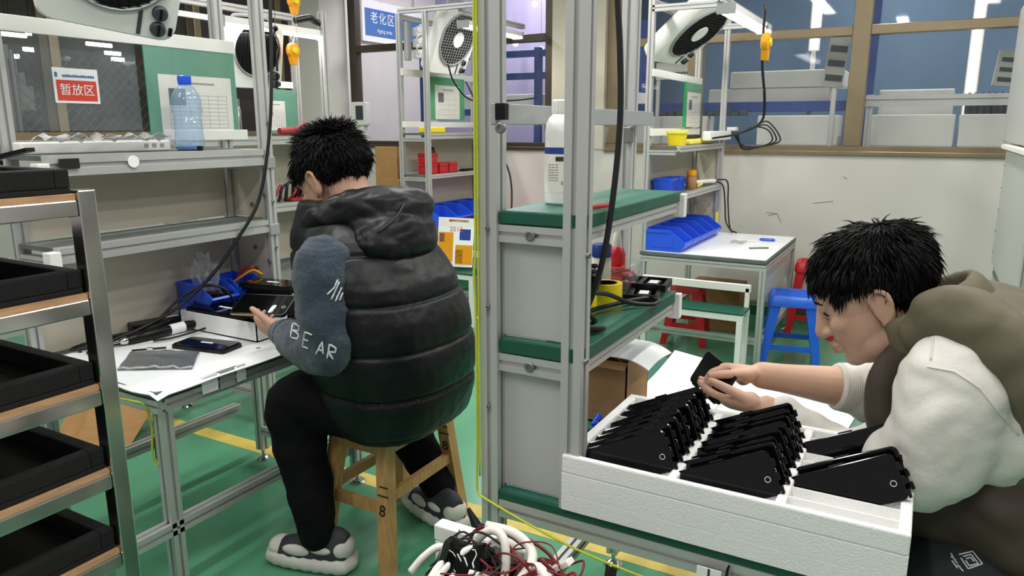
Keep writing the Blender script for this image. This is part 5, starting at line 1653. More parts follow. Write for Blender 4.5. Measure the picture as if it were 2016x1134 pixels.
def head_matrix(c, pitch, yaw=0., k=1.2, roll=0.):
    """face towards -X, turned by yaw (left positive) and bowed by pitch"""
    f0 = Vector((-cos(R(yaw)), -sin(R(yaw)), 0))
    f = f0 * cos(R(pitch)) + Vector((0, 0, -sin(R(pitch))))
    u = f0 * sin(R(pitch)) + Vector((0, 0, cos(R(pitch))))
    r_ = f.cross(u)
    M = Matrix(((r_.x, f.x, u.x, c[0]), (r_.y, f.y, u.y, c[1]), (r_.z, f.z, u.z, c[2]), (0, 0, 0, 1)))
    return M @ Matrix.Rotation(R(roll), 4, 'Y') @ Matrix.Scale(k, 4)


def head_parts(m, M):
    k = M.to_scale()[0]
    Q = M.to_3x3()
    E = lambda c, r: m.ell(M @ Vector(c), r, Q, 24, 14)
    E((0, -.012, .045), (.076, .098, .084))
    E((0, .030, .010), (.068, .064, .075))
    E((0, .030, -.035), (.068, .064, .076))
    E((0, .036, -.078), (.055, .052, .042))
    E((0, .070, -.100), (.022, .022, .018))
    E((0, .078, .028), (.050, .020, .016))
    for s in (-1, 1):
        E((s * .040, .062, -.022), (.024, .026, .022))
        E((s * .050, .015, -.075), (.018, .035, .028))
        E((s * .013, .100, -.037), (.009, .010, .008))
        E((s * .032, .074, .004), (.015, .012, .009))
        # ear: plate with raised rim and lobe
        E((s * .078, -.012, -.012), (.007, .019, .031))
        pts = [(s * .077, .004, -.008), (s * .084, .004, .014), (s * .088, -.010, .024), (s * .091, -.026, .014), (s * .090, -.028, -.008), (s * .084, -.016, -.034), (s * .078, -.004, -.040)]
        limb(m, [M @ Vector(p) for p in pts], [k * r_ for r_ in (.004, .0045, .005, .005, .0045, .006, .006)], 8, 4)
    limb(m, [M @ Vector(p) for p in ((0, .088, .018), (0, .100, -.010), (0, .109, -.034))], [k * .011, k * .012, k * .0145], 12)
    E((0, .096, -.064), (.023, .011, .0065))
    E((0, .094, -.076), (.019, .011, .0075))
    limb(m, [M @ Vector(p) for p in ((0, -.030, -.03), (0, -.034, -.10), (0, -.045, -.17))], [k * .060, k * .056, k * .062], 20)


def face_details(M, parent, side_light=None):
    Q = M.to_3x3()
    for s in (-1, 1):
        MB().ell(M @ Vector((s * .031, .0815, -.002)), (.0125, .007, .0055), Q, 14, 8).build('eye', 'eye_white', parent, 'all')
        MB().ell(M @ Vector((s * .031, .0865, -.004)), (.0055, .003, .0045), Q, 12, 8).build('iris', 'hair', parent, 'all')
        pts = [M @ Vector(p) for p in ((s * .015, .0885, .002), (s * .030, .0895, .0045), (s * .046, .082, .000))]
        MB().tube(smooth_path(pts, 5), .0018 * M.to_scale()[0], 6).build('eyelashes', 'hair', parent, 'all')
        pts = [M @ Vector(p) for p in ((s * .012, .0945, .022), (s * .030, .0955, .029), (s * .050, .084, .024))]
        MB().tube(smooth_path(pts, 5), [.0022, .003, .0035, .004, .004, .004, .004, .0035, .003, .002, .0015], 6).build('eyebrow', 'hair', parent, 'all')
    MB().ell(M @ Vector((0, .1005, -.0645)), (.021, .0075, .0045), Q, 16, 8).build('upper_lip', 'lips', parent, 'all')
    MB().ell(M @ Vector((0, .0985, -.0755)), (.018, .0075, .0052), Q, 16, 8).build('lower_lip', 'lips', parent, 'all')


def hair_mesh(M, parent, style, seed, n=2600):
    """dense tapered clumps over a close scalp cap"""
    random.seed(seed)
    k = M.to_scale()[0]
    c0 = Vector((0, -.012, .043))
    rad = Vector((.087, .110, .090))

    def inside(p):
        front, side = p.y, abs(p.x)
        if p.y > .055:
            lim = .072
        elif p.y > .012:
            lim = .036
        elif p.y > -.035:
            lim = .040
        else:
            lim = -.050 - .06 * min(1, (-.035 - p.y) / .05)
        return p.z > lim

    m = MB()
    # scalp cap
    nu, nv = 48, 28
    idx = {}
    for i in range(nv + 1):
        t = -pi / 2 + pi * i / nv
        for j in range(nu):
            a = 2 * pi * j / nu
            p = c0 + Vector((rad.x * cos(t) * cos(a), rad.y * cos(t) * sin(a), rad.z * sin(t)))
            idx[i, j] = len(m.v)
            m.v.append(M @ p)
    for i in range(nv):
        for j in range(nu):
            q = [idx[i, j], idx[i, (j + 1) % nu], idx[i + 1, (j + 1) % nu], idx[i + 1, j]]
            cc = sum((m.v[x] for x in q), Vector()) / 4
            if inside(M.inverted() @ cc):
                m.f.append(tuple(q))
    used = sorted({i for f in m.f for i in f})
    rm = {a: b for b, a in enumerate(used)}
    m.v = [m.v[i] for i in used]
    m.f = [tuple(rm[i] for i in f) for f in m.f]
    cap = m.build('hair_cap', 'hair_base', parent, 'all')
    m = MB()
    cnt = 0
    crown = Vector((0, -.055, .12))
    while cnt < n:
        d = Vector((random.gauss(0, 1), random.gauss(0, 1), random.gauss(0, 1))).normalized()
        p = c0 + Vector((d.x * rad.x, d.y * rad.y, d.z * rad.z))
        if not inside(p):
            continue
        cnt += 1
        nrm = Vector((d.x / rad.x, d.y / rad.y, d.z / rad.z)).normalized()
        away = p - crown
        away -= nrm * away.dot(nrm)
        if away.length < .01:
            away = Vector((random.uniform(-1, 1), random.uniform(-1, 1), 0))
        away.normalize()
        jit = Vector((random.gauss(0, 1), random.gauss(0, 1), random.gauss(0, 1))) * .22
        low = p.z < .03 or (p.z < .075 and -.04 < p.y < .03)
        if style == 'spiky':
            g = nrm * .30 + away * .80 + jit
            if p.y > .04:
                g += Vector((0, .35, -.30))
            if p.z > .10 and abs(p.x) < .045 and -.10 < p.y < .02:
                g = nrm * 1.0 + away * .5 + jit
            L = random.uniform(.028, .046) * (.7 if low else 1)
            sag = -.35
        else:
            g = nrm * .26 + away * .9 + jit * .8
            if p.y > .03:
                g += Vector((0, .1, -.45))
            L = random.uniform(.03, .048) * (.75 if low else 1)
            sag = -.6
        g += Vector((mnoise.noise(p * 28), mnoise.noise(p * 28 + Vector((9, 0, 0))), mnoise.noise(p * 28 + Vector((0, 9, 0))))) * .55
        g.normalize()
        w = random.uniform(.0016, .0030)
        ring = []
        s0 = nrm.cross(g)
        if s0.length < .05:
            s0 = nrm.cross(Vector((1, 0, 0)))
        s0.normalize()
        pts = []
        pos = p - nrm * .004
        dirv = g.copy()
        for q in range(4):
            pts.append(pos.copy())
            pos += dirv * L / 3
            dirv = (dirv + Vector((0, .05 if style != 'spiky' else 0, sag * .35)) - nrm * .12).normalized()
        rings = []
        for q, (pp, ww) in enumerate(zip(pts, (1., .9, .6, .1))):
            b = s0.cross((pts[min(q + 1, 3)] - pts[max(q - 1, 0)]).normalized())
            rings.append([M @ (pp + s0 * w * ww), M @ (pp - s0 * w * .5 * ww + b * w * .7 * ww), M @ (pp - s0 * w * .5 * ww - b * w * .7 * ww)])
        m.rings(rings)
    o = m.build('hair_strands', 'hair', parent, 'all')
    o['kind'] = 'stuff'


def hand(m, wrist, fdir, back, thumb_sign, k=1.2, curls=(30, 35, 40, 45), spread=4, thumb=(35, 20, 25), nails=None, cup=0.):
    """palm and five fingers. fdir: wrist to fingers; back: out of the back of the hand; thumb_sign: +1 thumb on fdir x back side"""
    x = Vector(fdir).normalized()
    z = Vector(back)
    z = (z - x * z.dot(x)).normalized()
    y = x.cross(z) * thumb_sign
    W = Vector(wrist)
    L = lambda a, b, c: W + (x * a + y * b + z * c) * k
    rings = []
    for a, w, t, c in ((-.02, .027, .020, 0), (.0, .027, .020, 0), (.02, .032, .019, .0), (.05, .040, .018, 0), (.08, .042, .016, .001), (.095, .040, .013, .0)):
        rings.append([L(a, w * cos(q), c + t * sin(q)) for q in [2 * pi * i / 18 for i in range(18)]])
    m.rings(rings)
    m.ell(L(.032, .022, -.008), .021 * k)      # ball of the thumb
    m.ell(L(.04, -.022, -.006), .018 * k)
    tips = []
    for i, (b, ln, r_, a0) in enumerate(((.030, .074, .0090, .092), (.0105, .083, .0092, .096), (-.0105, .077, .0088, .093), (-.030, .060, .0078, .086))):
        ang = R(spread * (1.5 - i))
        d0 = Vector((cos(ang), sin(ang), 0))
        c = R(curls[i])
        pos = Vector((a0 - .012, b, -.001))
        pts, a = [pos.copy()], 0
        for sgm, frac, f in ((.45, .45, .75), (.30, .3, 1.0), (.25, .25, .7)):
            a += c * f
            pos = pos + (d0 * cos(a) + Vector((0, 0, -1)) * sin(a)) * ln * frac
            pts.append(pos.copy())
        wp = [L(*p) for p in pts]
        limb(m, wp, [k * r_ * 1.05, k * r_, k * r_ * .92, k * r_ * .78], 12, 4)
        for p in wp[1:3]:
            m.ell(p, k * r_ * 1.06, nu=10, nv=8)
        tips.append((wp[-1], wp[-2]))
    o_, c1, c2 = (R(v) for v in thumb)
    pos = Vector((.022, .026, -.006))
    d = Vector((cos(o_), sin(o_), -.25)).normalized()
    pts = [pos.copy()]
    for ln, bend in ((.042, 0), (.034, c1), (.027, c2)):
        d = (Matrix.Rotation(-bend, 3, 'Z') @ d)
        pos = pos + d * ln
        pts.append(pos.copy())
    wp = [L(*p) for p in pts]
    limb(m, wp, [k * .0145, k * .0115, k * .0105, k * .0085], 12, 4)
    if nails is not None:
        nails.append((wp[-1], wp[-1] - wp[-2], z))
    return tips


def on_surface(me_obj, strokes, r, name, material, parent, n=8):
    """lay thin print strokes (given as photo positions) on a garment's real surface"""
    me = me_obj.data
    Mw = root_matrix(me_obj)
    bvh = BVHTree.FromPolygons([Mw @ v.co for v in me.vertices], [tuple(p.vertices) for p in me.polygons])
    for st in strokes:
        P = []
        for (x0, y0), (x1, y1) in zip(st, st[1:]):
            for i in range(n):
                f = i / n
                d = _ray(x0 + (x1 - x0) * f, y0 + (y1 - y0) * f)
                h = bvh.ray_cast(CAM, d.normalized())
                if h[0] is not None:
                    P.append(h[0] + h[1] * .0008)
        if len(P) > 2:
            MB().tube(P, r, 5).build(name, material, parent, 'all')


def fold_noise(p, f=9., a=.006, seed=0.):
    return a * mnoise.noise(Vector((p.x * f + seed, p.y * f, p.z * f * 1.4)))


# ------------------------------------------------------------ man in the black vest
K1 = 1.38
P1 = thing('person', 'seated man in black hooded vest and grey knit sleeves, seen from behind', 'person', (-1.70, 2.08, .501))
HM = head_matrix((-1.885, 2.05, 1.408), 28, -4, K1)
m = MB()
head_parts(m, HM)
nb = HM @ Vector((0, -.045, -.17))
limb(m, [nb, (-1.74, 2.06, 1.15), (-1.68, 2.09, .85), (-1.68, 2.10, .64)], [.06, .10, .12, .12], 16)
SL, EL, WL = Vector((-1.715, 1.80, 1.155)), Vector((-1.685, 1.76, .885)), Vector((-1.985, 1.85, .872))
SR_, ER_, WR_ = Vector((-1.80, 2.30, 1.17)), Vector((-1.86, 2.40, .88)), Vector((-2.06, 2.20, .90))
limb(m, [(-1.75, 1.95, 1.16), SL, EL, WL], [.05, .05, .045, .034], 14)
limb(m, [(-1.78, 2.15, 1.16), SR_, ER_, WR_], [.05, .05, .045, .034], 14)
for h, kn, an in (((-1.70, 1.98, .62), (-1.98, 1.85, .60), (-1.815, 1.795, .10)), ((-1.68, 2.22, .62), (-1.96, 2.33, .60), (-1.63, 2.31, .12))):
    limb(m, [h, kn, an], [.07, .05, .035], 14)
hand(m, WL, (-.96, .20, -.08), (.05, -.62, -.60), 1, 1.22, (26, 30, 34, 38), 4, (34, 10, 12))
hand(m, WR_, (-.95, -.30, -.05), (.1, .7, -.3), -1, 1.22, (40, 45, 50, 55), 4, (28, 10, 12))
body = link('body', remeshed(m, .0052, 4), 'skin_dark', P1, 'all')
face_details(HM, body)
hair_mesh(HM, P1, 'spiky', 4, 6500)

# quilted vest
m = MB()
rings = []
for z, cx, cy, hx, hy in ((.505, -1.655, 2.10, .17, .24), (.55, -1.655, 2.10, .225, .285), (.66, -1.655, 2.095, .250, .315), (.80, -1.66, 2.085, .262, .325), (.95, -1.675, 2.07, .258, .325), (1.08, -1.705, 2.055, .240, .312), (1.17, -1.74, 2.045, .212, .290), (1.245, -1.775, 2.035, .178, .255), (1.30, -1.805, 2.03, .150, .20), (1.345, -1.83, 2.025, .125, .155)):
    rings.append([(cx + hx * (abs(cos(a)) ** .85) * (1 if cos(a) > 0 else -1), cy + hy * (abs(sin(a)) ** .85) * (1 if sin(a) > 0 else -1), z) for a in [2 * pi * i / 40 for i in range(40)]])
m.rings(rings)
def quilt(p):
    s = abs(sin(pi * (p.z - .53) / .165))
    d = .007 * (s ** .5 - .6) - .011 * math.exp(-(s / .13) ** 2)
    if p.z > 1.17:
        d *= max(0, 1 - (p.z - 1.17) / .08)
    d += fold_noise(p, 6, .006) + fold_noise(p, 24, .0022, 5)
    return d


me = remeshed(m, .008, 5)
displace(me, quilt)
vest = link('vest', me, 'nylon_black', P1, 'all')
# armhole binding
pts = []
for i in range(21):
    a = 2 * pi * i / 20
    pts.append(Vector((-1.745 + .115 * cos(a), 1.80 - .03 * sin(a), 1.10 + .165 * sin(a))))
# hood lying on the back
m = MB()
hp = [(-1.835, 1.86, 1.18), (-1.82, 1.85, 1.24), (-1.765, 1.865, 1.30), (-1.68, 1.93, 1.33), (-1.61, 2.05, 1.33), (-1.64, 2.20, 1.315), (-1.75, 2.25, 1.295), (-1.86, 2.24, 1.23)]
limb(m, hp, [.03, .045, .058, .070, .076, .07, .058, .045], 18, 5)
m.ell((-1.605, 2.045, 1.225), (.112, .205, .10), None, 28, 16)
m.ell((-1.66, 2.045, 1.275), (.13, .18, .068), None, 28, 16)
me = remeshed(m, .010, 6)
displace(me, lambda p: .016 * (mnoise.noise(Vector((p.x * 9, p.y * 6, p.z * 14)))) + .010 * abs(mnoise.noise(Vector((p.x * 18, p.y * 12, p.z * 26 + 3)))) - .004)
hood = link('hood', me, 'nylon_black', P1, 'all')
seam = smooth_path([(-1.545, 1.87, 1.265), (-1.525, 1.94, 1.305), (-1.55, 2.02, 1.35), (-1.62, 2.08, 1.37)], 6)
MB().tube(seam, .004, 6).build('hood_seam', 'black_rubber', hood, 'all')
# knitted sleeves
m = MB()
limb(m, [(-1.72, 1.88, 1.155), SL, (SL + EL) / 2 + Vector((.005, -.012, 0)), EL, (EL + WL) / 2 + Vector((0, -.01, -.01)), WL + Vector((.01, 0, 0))], [.085, .100, .094, .088, .078, .056], 24, 6)
m.ell(EL + Vector((.01, -.01, -.01)), (.088, .08, .08))
me = remeshed(m, .009, 5)
displace(me, lambda p: fold_noise(p, 11, .010) + fold_noise(p, 30, .003, 2) + .0012 * sin(p.z * 420))
slv = link('left_sleeve', me, 'knit', P1, 'all')
m = MB()
limb(m, [(-1.78, 2.22, 1.165), SR_, ER_, WR_], [.09, .105, .09, .056], 20, 6)
link('right_sleeve', remeshed(m, .012, 5), 'knit', P1, 'all')
for w_, e_, nm in ((WL, EL, 'left_cuff'), (WR_, ER_, 'right_cuff')):
    d = (w_ - e_).normalized()
    MB().tube([w_ - d * .045, w_ - d * .03, w_ - d * .005, w_ + d * .006], [.060, .057, .052, .048], 24).build(nm, 'knit', P1, 'all')
GL = {'B': [[(0, 0), (0, 1), (.6, .95), (.65, .6), (.05, .52), (.7, .4), (.65, .05), (0, 0)]], 'E': [[(.65, 1), (0, 1), (0, 0), (.65, 0)], [(0, .5), (.5, .5)]],
      'A': [[(0, 0), (.35, 1), (.7, 0)], [(.15, .4), (.55, .4)]], 'R': [[(0, 0), (0, 1), (.6, .9), (.6, .6), (0, .5), (.65, 0)]]}
for ch, (ox, oy) in zip('BEAR', ((572, 664), (596, 682), (622, 698), (644, 706))):
    on_surface(slv, [[(ox + 21 * u + 5 * v, oy + 8 * u - 28 * v) for u, v in st] for st in GL[ch]], .0032, 'sleeve_print', 'knit_mark', slv, 5)
on_surface(slv, [[(652, 590), (670, 550)], [(660, 594), (674, 562)], [(668, 592), (676, 574)], [(644, 580), (658, 566), (666, 548)]], .0030, 'sleeve_print', 'knit_mark', slv)
# trousers
m = MB()
limb(m, [(-1.66, 2.10, .60), (-1.72, 1.97, .61), (-1.86, 1.90, .615), (-1.955, 1.86, .605), (-1.935, 1.845, .48), (-1.87, 1.82, .31), (-1.822, 1.80, .150)], [.15, .135, .118, .108, .098, .086, .070], 22, 6)
limb(m, [(-1.66, 2.12, .60), (-1.72, 2.24, .61), (-1.85, 2.31, .61), (-1.93, 2.335, .59), (-1.86, 2.34, .44), (-1.73, 2.32, .27), (-1.635, 2.31, .150)], [.15, .135, .118, .108, .098, .086, .070], 22, 6)
m.ell((-1.66, 2.11, .585), (.20, .25, .085), None, 28, 14)
me = remeshed(m, .011, 5)
for v in me.vertices:
    if v.co.z < .502 and -1.89 < v.co.x < -1.57 and 1.9 < v.co.y < 2.38:
        v.co.z = max(v.co.z, .5015) if v.co.z > .46 else v.co.z
displace(me, lambda p: fold_noise(p, 10, .009) + fold_noise(p, 26, .003, 7))
for v in me.vertices:
    if .44 < v.co.z < .502 and -1.885 < v.co.x < -1.58 and 1.92 < v.co.y < 2.375:
        v.co.z = .5015
link('trousers', me, 'denim_black', P1, 'all')


def shoe(parent, heel, toe, side, label):
    """chunky trainer: lobed sole, padded upper, side panel, tongue, laces"""
    h, t_ = Vector(heel), Vector(toe)
    x = (t_ - h).normalized()
    L = (t_ - h).length
    y = Vector((-x.y, x.x, 0))
    Pt = lambda a, b, c: h + x * a * L + y * b + Vector((0, 0, c))
    m = MB()
    wd = lambda a: .052 + .012 * sin(pi * min(1, max(0, a))) - (.018 * ((a - .75) / .25) ** 2 if a > .75 else 0)
    N = 15
    for i in range(N):
        a = .03 + .94 * i / (N - 1)
        w = wd(a)
        for s in (-1, 1):
            m.ell(Pt(a, s * w * .62, .034), (.030, .030, .030 + .006 * (i % 2)), None, 10, 8)
        m.ell(Pt(a, 0, .034), (.040, w * .9, .033), Matrix((x, y, (0, 0, 1))).transposed(), 12, 8)
    so = link('shoe_sole', remeshed(m, .008, 2), 'shoe_white', parent, 'all')
    m = MB()
    rings = []
    for a, w, z1 in ((.0, .040, .15), (.10, .050, .17), (.25, .054, .170), (.40, .056, .155), (.55, .058, .135), (.70, .058, .115), (.85, .052, .10), (.97, .034, .085)):
        rings.append([Pt(a, w * cos(q), .045 + (z1 - .045) * max(0, sin(q)) ** .8 if sin(q) > 0 else .045) for q in [2 * pi * i / 20 for i in range(20)]])
    m.rings(rings)
    up_ = link('shoe_upper', remeshed(m, .008, 4), 'shoe_dark', parent, 'all')
    Q = Matrix((x, y, (0, 0, 1))).transposed()
    MB().ell(Pt(.90, 0, .066), (.045, .050, .034), Q, 18, 10).build('toe_cap', 'shoe_white', up_, 'all')
    MB().ell(Pt(.07, 0, .095), (.040, .053, .042), Q, 18, 10).build('heel_counter', 'shoe_white', up_, 'all')
    for s_ in (-1, 1):
        MB().ell(Pt(.60, s_ * .046, .082), (.060, .016, .022), Q, 18, 10).build('shoe_panel', 'shoe_white', up_, 'all')
        MB().ell(Pt(.30, s_ * .046, .095), (.045, .014, .016), Q, 18, 10).build('shoe_panel', 'shoe_white', up_, 'all')
    for k in range(4):
        a = .42 + .07 * k
        zt_ = .142 - .016 * k
        MB().tube(smooth_path([Pt(a, -.03, zt_ - .012), Pt(a + .01, 0, zt_ + .004), Pt(a, .03, zt_ - .012)], 4), .0035, 6).build('lace', 'black_rubber', up_, 'all')
    MB().tube(smooth_path([Pt(.42, 0, .148), Pt(.38, side * .03, .17), Pt(.44, side * .05, .15), Pt(.43, side * .01, .146), Pt(.36, -side * .03, .168), Pt(.40, -side * .04, .145)], 5), .0032, 6).build('lace', 'black_rubber', up_, 'all')
    return so


shoe(P1, (-1.715, 1.845, 0), (-2.015, 1.765, 0), 1, 'left')
shoe(P1, (-1.50, 2.25, 0), (-1.82, 2.36, 0), 1, 'right')

# device he holds
M = frame((-2.235, 1.995, .915), (.95, .30, .01), (-.22, .74, .36))
t = thing('held_device', 'black device held over the white box by the man in black vest', 'device', M.to_translation(), M.to_euler())
MB().prism([(x, y, -.008) for x, y in rr(.235, .125, .016)], (0, 0, .013)).build('shell', 'black_plastic', t, True, True)
MB().prism([(x, y, .005) for x, y in rr(.222, .112, .012)], (0, 0, .0012)).build('glass', 'black_gloss', t, local=True)
MB().tube([(.095 + .007 * cos(a), -.015 + .007 * sin(a), .0064) for a in [2 * pi * i / 20 for i in range(21)]], .0009, 5).build('ring_mark', 'white_print', t, local=True)
MB().cbox(-.11, .05, -.0635, -.0615, -.006, .003, .001).build('edge_slot', 'wood_edge', t, local=True)
MB().sheet([[(.045 + .018 * u, -.052 + .045 * v, .0068 + .002 * sin(8 * u + 5 * v)) for v in (0, .5, 1)] for u in (0, .5, 1)], .0012).build('torn_film', 'paper', t, local=True)

# ------------------------------------------------------------ man in the olive vest
K2 = 1.24
P2 = thing('person', 'man in olive vest and white sweatshirt bent over the foam tray bench', 'person', (.45, 1.9, .501))
HM2 = head_matrix((-.084, 1.885, 1.214), 27, 4, K2)
m = MB()
head_parts(m, HM2)
nb = HM2 @ Vector((0, -.045, -.17))
limb(m, [HM2 @ Vector((0, -.034, -.11)), (.10, 1.90, 1.09), (.30, 1.91, .95), (.52, 1.92, .70)], [.065, .09, .12, .12], 16)
SL2, EL2, WL2 = Vector((.075, 1.69, 1.085)), Vector((.015, 1.70, .905)), Vector((-.305, 1.905, .885))
ML2 = Vector((-.13, 1.905, .812))
SR2, ER2, WR2 = Vector((.10, 2.12, 1.10)), Vector((-.02, 2.18, .885)), Vector((-.340, 2.005, .94))
limb(m, [(.14, 1.8, 1.07), SL2, EL2, ML2, WL2], [.05, .05, .047, .042, .034], 16)
limb(m, [(.14, 2.0, 1.09), SR2, ER2, ER2.lerp(WR2, .35), WR2], [.05, .055, .058, .056, .037], 18)
limb(m, [(.52, 1.80, .64), (.10, 1.72, .60), (.14, 1.70, .12)], [.07, .05, .04], 14)
limb(m, [(.52, 2.02, .64), (.10, 2.10, .60), (.14, 2.12, .12)], [.07, .05, .04], 14)
nails = []
hand(m, WR2, (-.93, -.22, .03), (-.1, .55, .83), -1, 1.18, (34, 42, 48, 52), 4, (26, 8, 10), nails)
hand(m, WL2, (-.96, .12, -.02), (.0, -.42, -.90), 1, 1.18, (14, 18, 22, 26), 4, (32, 4, 6), nails)
body2 = link('body', remeshed(m, .0046, 4), 'skin', P2, 'all')
face_details(HM2, body2)
hair_mesh(HM2, P2, 'swept', 9, 6500)
for p, d, z in nails:
    d = d.normalized()
    s = d.cross(z).normalized()
    Q = Matrix((d, s, z)).transposed()
    MB().ell(p + z * .0068 + d * .002, (.0075, .006, .0022), Q, 12, 8).build('fingernail', 'nail', body2, 'all')

# vest: bent torso
def ring_about(c, d, hx, hy, n=36, e=.9):
    """elliptic ring round axis d; hx across the body (Y), hy front to back"""
    d = Vector(d).normalized()
    s = Vector((0, 1, 0))
    b = d.cross(s).normalized()
    return [Vector(c) + s * hx * (abs(cos(a)) ** e) * (1 if cos(a) > 0 else -1) + b * hy * (abs(sin(a)) ** e) * (1 if sin(a) > 0 else -1) for a in [2 * pi * i / n for i in range(n)]]


m = MB()
spine = [((.035, 1.895, 1.125), (-.9, 0, .35), .13, .10), ((.075, 1.90, 1.12), (-.9, 0, .35), .225, .135), ((.16, 1.90, 1.09), (-.88, 0, .42), .268, .168), ((.28, 1.905, 1.03), (-.82, 0, .55), .285, .19), ((.40, 1.91, .89), (-.72, 0, .7), .285, .190), ((.50, 1.915, .77), (-.6, 0, .8), .275, .185), ((.57, 1.92, .66), (-.4, 0, .9), .265, .18), ((.60, 1.92, .57), (-.2, 0, 1), .25, .17)]
m.rings([ring_about(*s, e=.72) for s in spine])
me = remeshed(m, .011, 5)
displace(me, lambda p: .013 * mnoise.noise(Vector((p.x * 5 + p.z * 9, p.y * 3, p.z * 14 - p.x * 6))) + fold_noise(p, 20, .004, 3) + .004 * abs(sin((p.x - p.z) * 19)))
vest2 = link('vest', me, 'olive', P2, 'all')
# stand-up collar round the neck and front edge
m = MB()
hc = HM2 @ Vector((0, -.045, -.115))
for i in range(26):
    a = -pi * .62 + 2 * pi * .62 * i / 25
    c = Vector((.030, 1.895, 1.160)) + Vector((.112 * cos(a), .128 * sin(a), .066 * cos(a)))
    m.ell(c, (.026, .026, .066 + .012 * cos(a)), Matrix.Rotation(R(-32), 3, 'Y'), 10, 8)
me = remeshed(m, .008, 5)
link('collar', me, 'olive', P2, 'all')
m = MB()
limb(m, [aty(1822, 650, 1.75), aty(1865, 618, 1.72), aty(1930, 640, 1.69), aty(2000, 715, 1.665), aty(2055, 810, 1.66), aty(2080, 900, 1.68)], [.050, .060, .062, .060, .06, .06], 18, 6)
me = remeshed(m, .009, 5)
displace(me, lambda p: fold_noise(p, 14, .008, 1) + .003 * abs(sin((p.x - p.z) * 26)))
link('vest_shoulder', me, 'olive', P2, 'all')
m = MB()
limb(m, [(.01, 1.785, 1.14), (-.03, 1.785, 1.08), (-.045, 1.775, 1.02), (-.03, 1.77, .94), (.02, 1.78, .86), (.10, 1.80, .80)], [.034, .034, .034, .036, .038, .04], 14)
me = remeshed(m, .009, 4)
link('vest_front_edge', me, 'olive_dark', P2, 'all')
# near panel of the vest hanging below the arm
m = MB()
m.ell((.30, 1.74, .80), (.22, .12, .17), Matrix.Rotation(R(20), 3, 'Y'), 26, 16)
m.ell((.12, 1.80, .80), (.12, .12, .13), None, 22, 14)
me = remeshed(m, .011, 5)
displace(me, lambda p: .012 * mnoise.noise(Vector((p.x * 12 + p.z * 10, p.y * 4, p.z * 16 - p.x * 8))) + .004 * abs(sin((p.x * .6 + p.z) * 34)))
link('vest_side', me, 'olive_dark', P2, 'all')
# sweatshirt sleeves
m = MB()
limb(m, [(.20, 1.78, 1.06), SL2 + Vector((.02, 0, 0)), (SL2 + EL2) / 2 + Vector((.035, -.02, -.01)), EL2 + Vector((.03, -.01, -.01)), (EL2 + ML2) / 2 + Vector((.02, .02, -.005)), ML2, WL2 + Vector((.04, .0, -.012))], [.105, .108, .106, .094, .074, .058, .050], 26, 6)
m.ell((.19, 1.73, 1.0), (.15, .11, .13))
me = remeshed(m, .009, 6)
displace(me, lambda p: .013 * mnoise.noise(Vector((p.x * 10 + p.z * 4, p.y * 8, p.z * 9 - p.x * 5))) + .011 * abs(mnoise.noise(Vector((p.x * 7 + p.z * 13, p.y * 5, p.z * 7 - p.x * 15)))) + fold_noise(p, 24, .002, 6))
sl2 = link('left_sleeve', me, 'sweat_white', P2, 'all')
m = MB()
cu = ER2.lerp(WR2, .34)
limb(m, [(.14, 2.04, 1.09), SR2, ER2 + Vector((.01, .0, .0)), ER2.lerp(cu, .6), cu], [.10, .112, .095, .088, .070], 22, 6)
me = remeshed(m, .009, 5)
displace(me, lambda p: .012 * mnoise.noise(Vector((p.x * 22, p.y * 10, p.z * 10))) + fold_noise(p, 26, .003, 8))
link('right_sleeve', me, 'sweat_white', P2, 'all')
d = (WR2 - ER2).normalized()
cf = MB().tube([cu - d * .02, cu - d * .01, cu + d * .025, cu + d * .04, cu + d * .042], [.064, .068, .066, .062, .056], 30).build('right_cuff', 'sweat_white', P2, 'all')
for k in range(8):
    q = cu + d * (-.005 + .0055 * k)
    s = d.cross(Vector((0, 0, 1))).normalized()
    u = s.cross(d)
    MB().tube([q + (s * cos(a) + u * sin(a)) * (.0685 - .0006 * k) for a in [2 * pi * i / 28 for i in range(29)]], .0014, 5).build('cuff_rib', 'sweat_white', cf, 'all')
on_surface(sl2, [[(1838, 668), (1832, 715)], [(1826, 722), (1880, 732), (1930, 765), (1968, 815), (2010, 862)]], .0022, 'sleeve_seam', 'sweat_white', sl2)
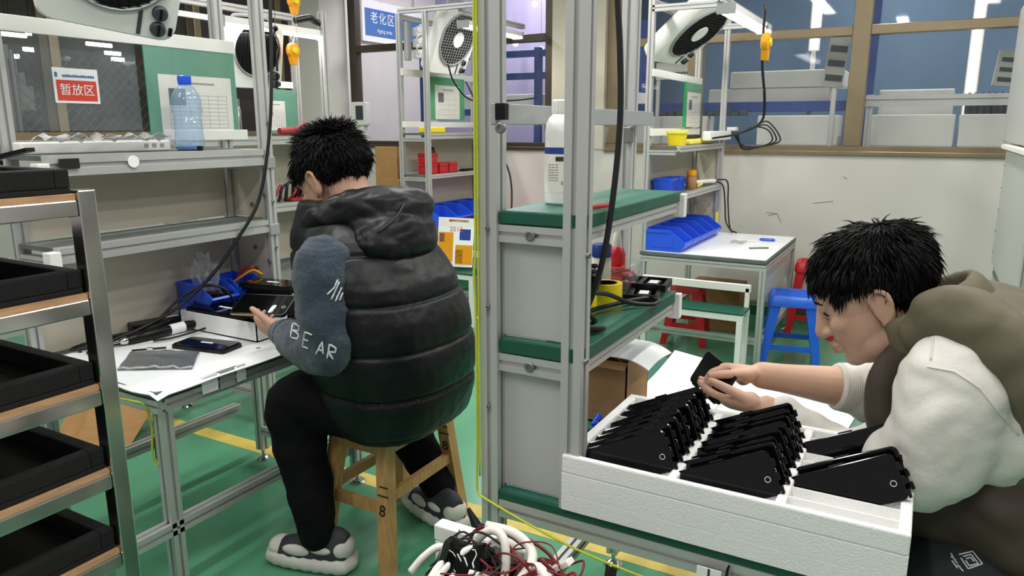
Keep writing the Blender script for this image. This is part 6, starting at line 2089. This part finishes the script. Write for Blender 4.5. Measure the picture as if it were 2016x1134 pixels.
# trousers
m = MB()
limb(m, [(.56, 1.84, .64), (.40, 1.77, .64), (.22, 1.73, .63), (.10, 1.715, .60), (.115, 1.71, .42), (.13, 1.705, .12)], [.15, .14, .13, .115, .095, .08], 24, 6)
limb(m, [(.56, 2.0, .64), (.40, 2.06, .64), (.22, 2.09, .63), (.10, 2.105, .60), (.115, 2.11, .42), (.13, 2.115, .12)], [.15, .14, .13, .115, .095, .08], 24, 6)
m.ell((.58, 1.92, .60), (.17, .25, .10), None, 26, 14)
me = remeshed(m, .011, 5)
displace(me, lambda p: fold_noise(p, 9, .012) + fold_noise(p, 24, .004, 4))
tr2 = link('trousers', me, 'pants_grey', P2, 'all')
on_surface(tr2, [[(1888, 1092), (1915, 1086), (1934, 1110), (1906, 1120), (1890, 1096)], [(1896, 1096), (1912, 1092), (1926, 1110), (1908, 1114), (1900, 1102)], [(1902, 1100), (1912, 1098), (1918, 1107)]], .0016, 'leg_logo', 'logo_white', tr2)
on_surface(tr2, [[(1872, 1090), (1876, 1096), (1872, 1098)], [(1876, 1098), (1882, 1104)], [(1880, 1104), (1886, 1110)], [(1884, 1112), (1892, 1118)], [(1890, 1118), (1898, 1126)], [(1874, 1104), (1880, 1112), (1886, 1120)]], .0016, 'leg_lettering', 'logo_white', tr2)
shoe(P2, (.24, 1.70, 0), (-.10, 1.68, 0), 1, 'left')
shoe(P2, (.24, 2.12, 0), (-.10, 2.14, 0), 1, 'right')
t = thing('round_stool', 'plain dark stool under the man in the olive vest', 'stool', (.58, 1.92, 0))
MB().lathe([(.15, .46), (.17, .465), (.17, .495), (.15, .5)], (.58, 1.92, 0), 30).build('seat', 'black_rubber', t, True)
for a in range(4):
    q = a * pi / 2 + .4
    MB().tube([(.58 + .12 * cos(q), 1.92 + .12 * sin(q), .46), (.58 + .19 * cos(q), 1.92 + .19 * sin(q), 0)], .014, 10).build('leg', 'steel', t, True)

# device he holds
M = frame((-.462, 1.965, .925), (.62, -.62, -.12), (.35, .25, .80))
t = thing('held_device', 'black device held in both hands by the man in olive vest', 'device', M.to_translation(), M.to_euler())
MB().prism([(x, y, -.006) for x, y in rr(.15, .10, .012)], (0, 0, .011)).build('shell', 'black_plastic', t, True, True)
MB().prism([(x, y, .005) for x, y in rr(.138, .088, .010)], (0, 0, .0012)).build('glass', 'black_plastic', t, local=True)
MB().cbox(-.06, .06, -.054, -.0505, -.004, .003, .001).build('side_button', 'black_gloss', t, local=True)
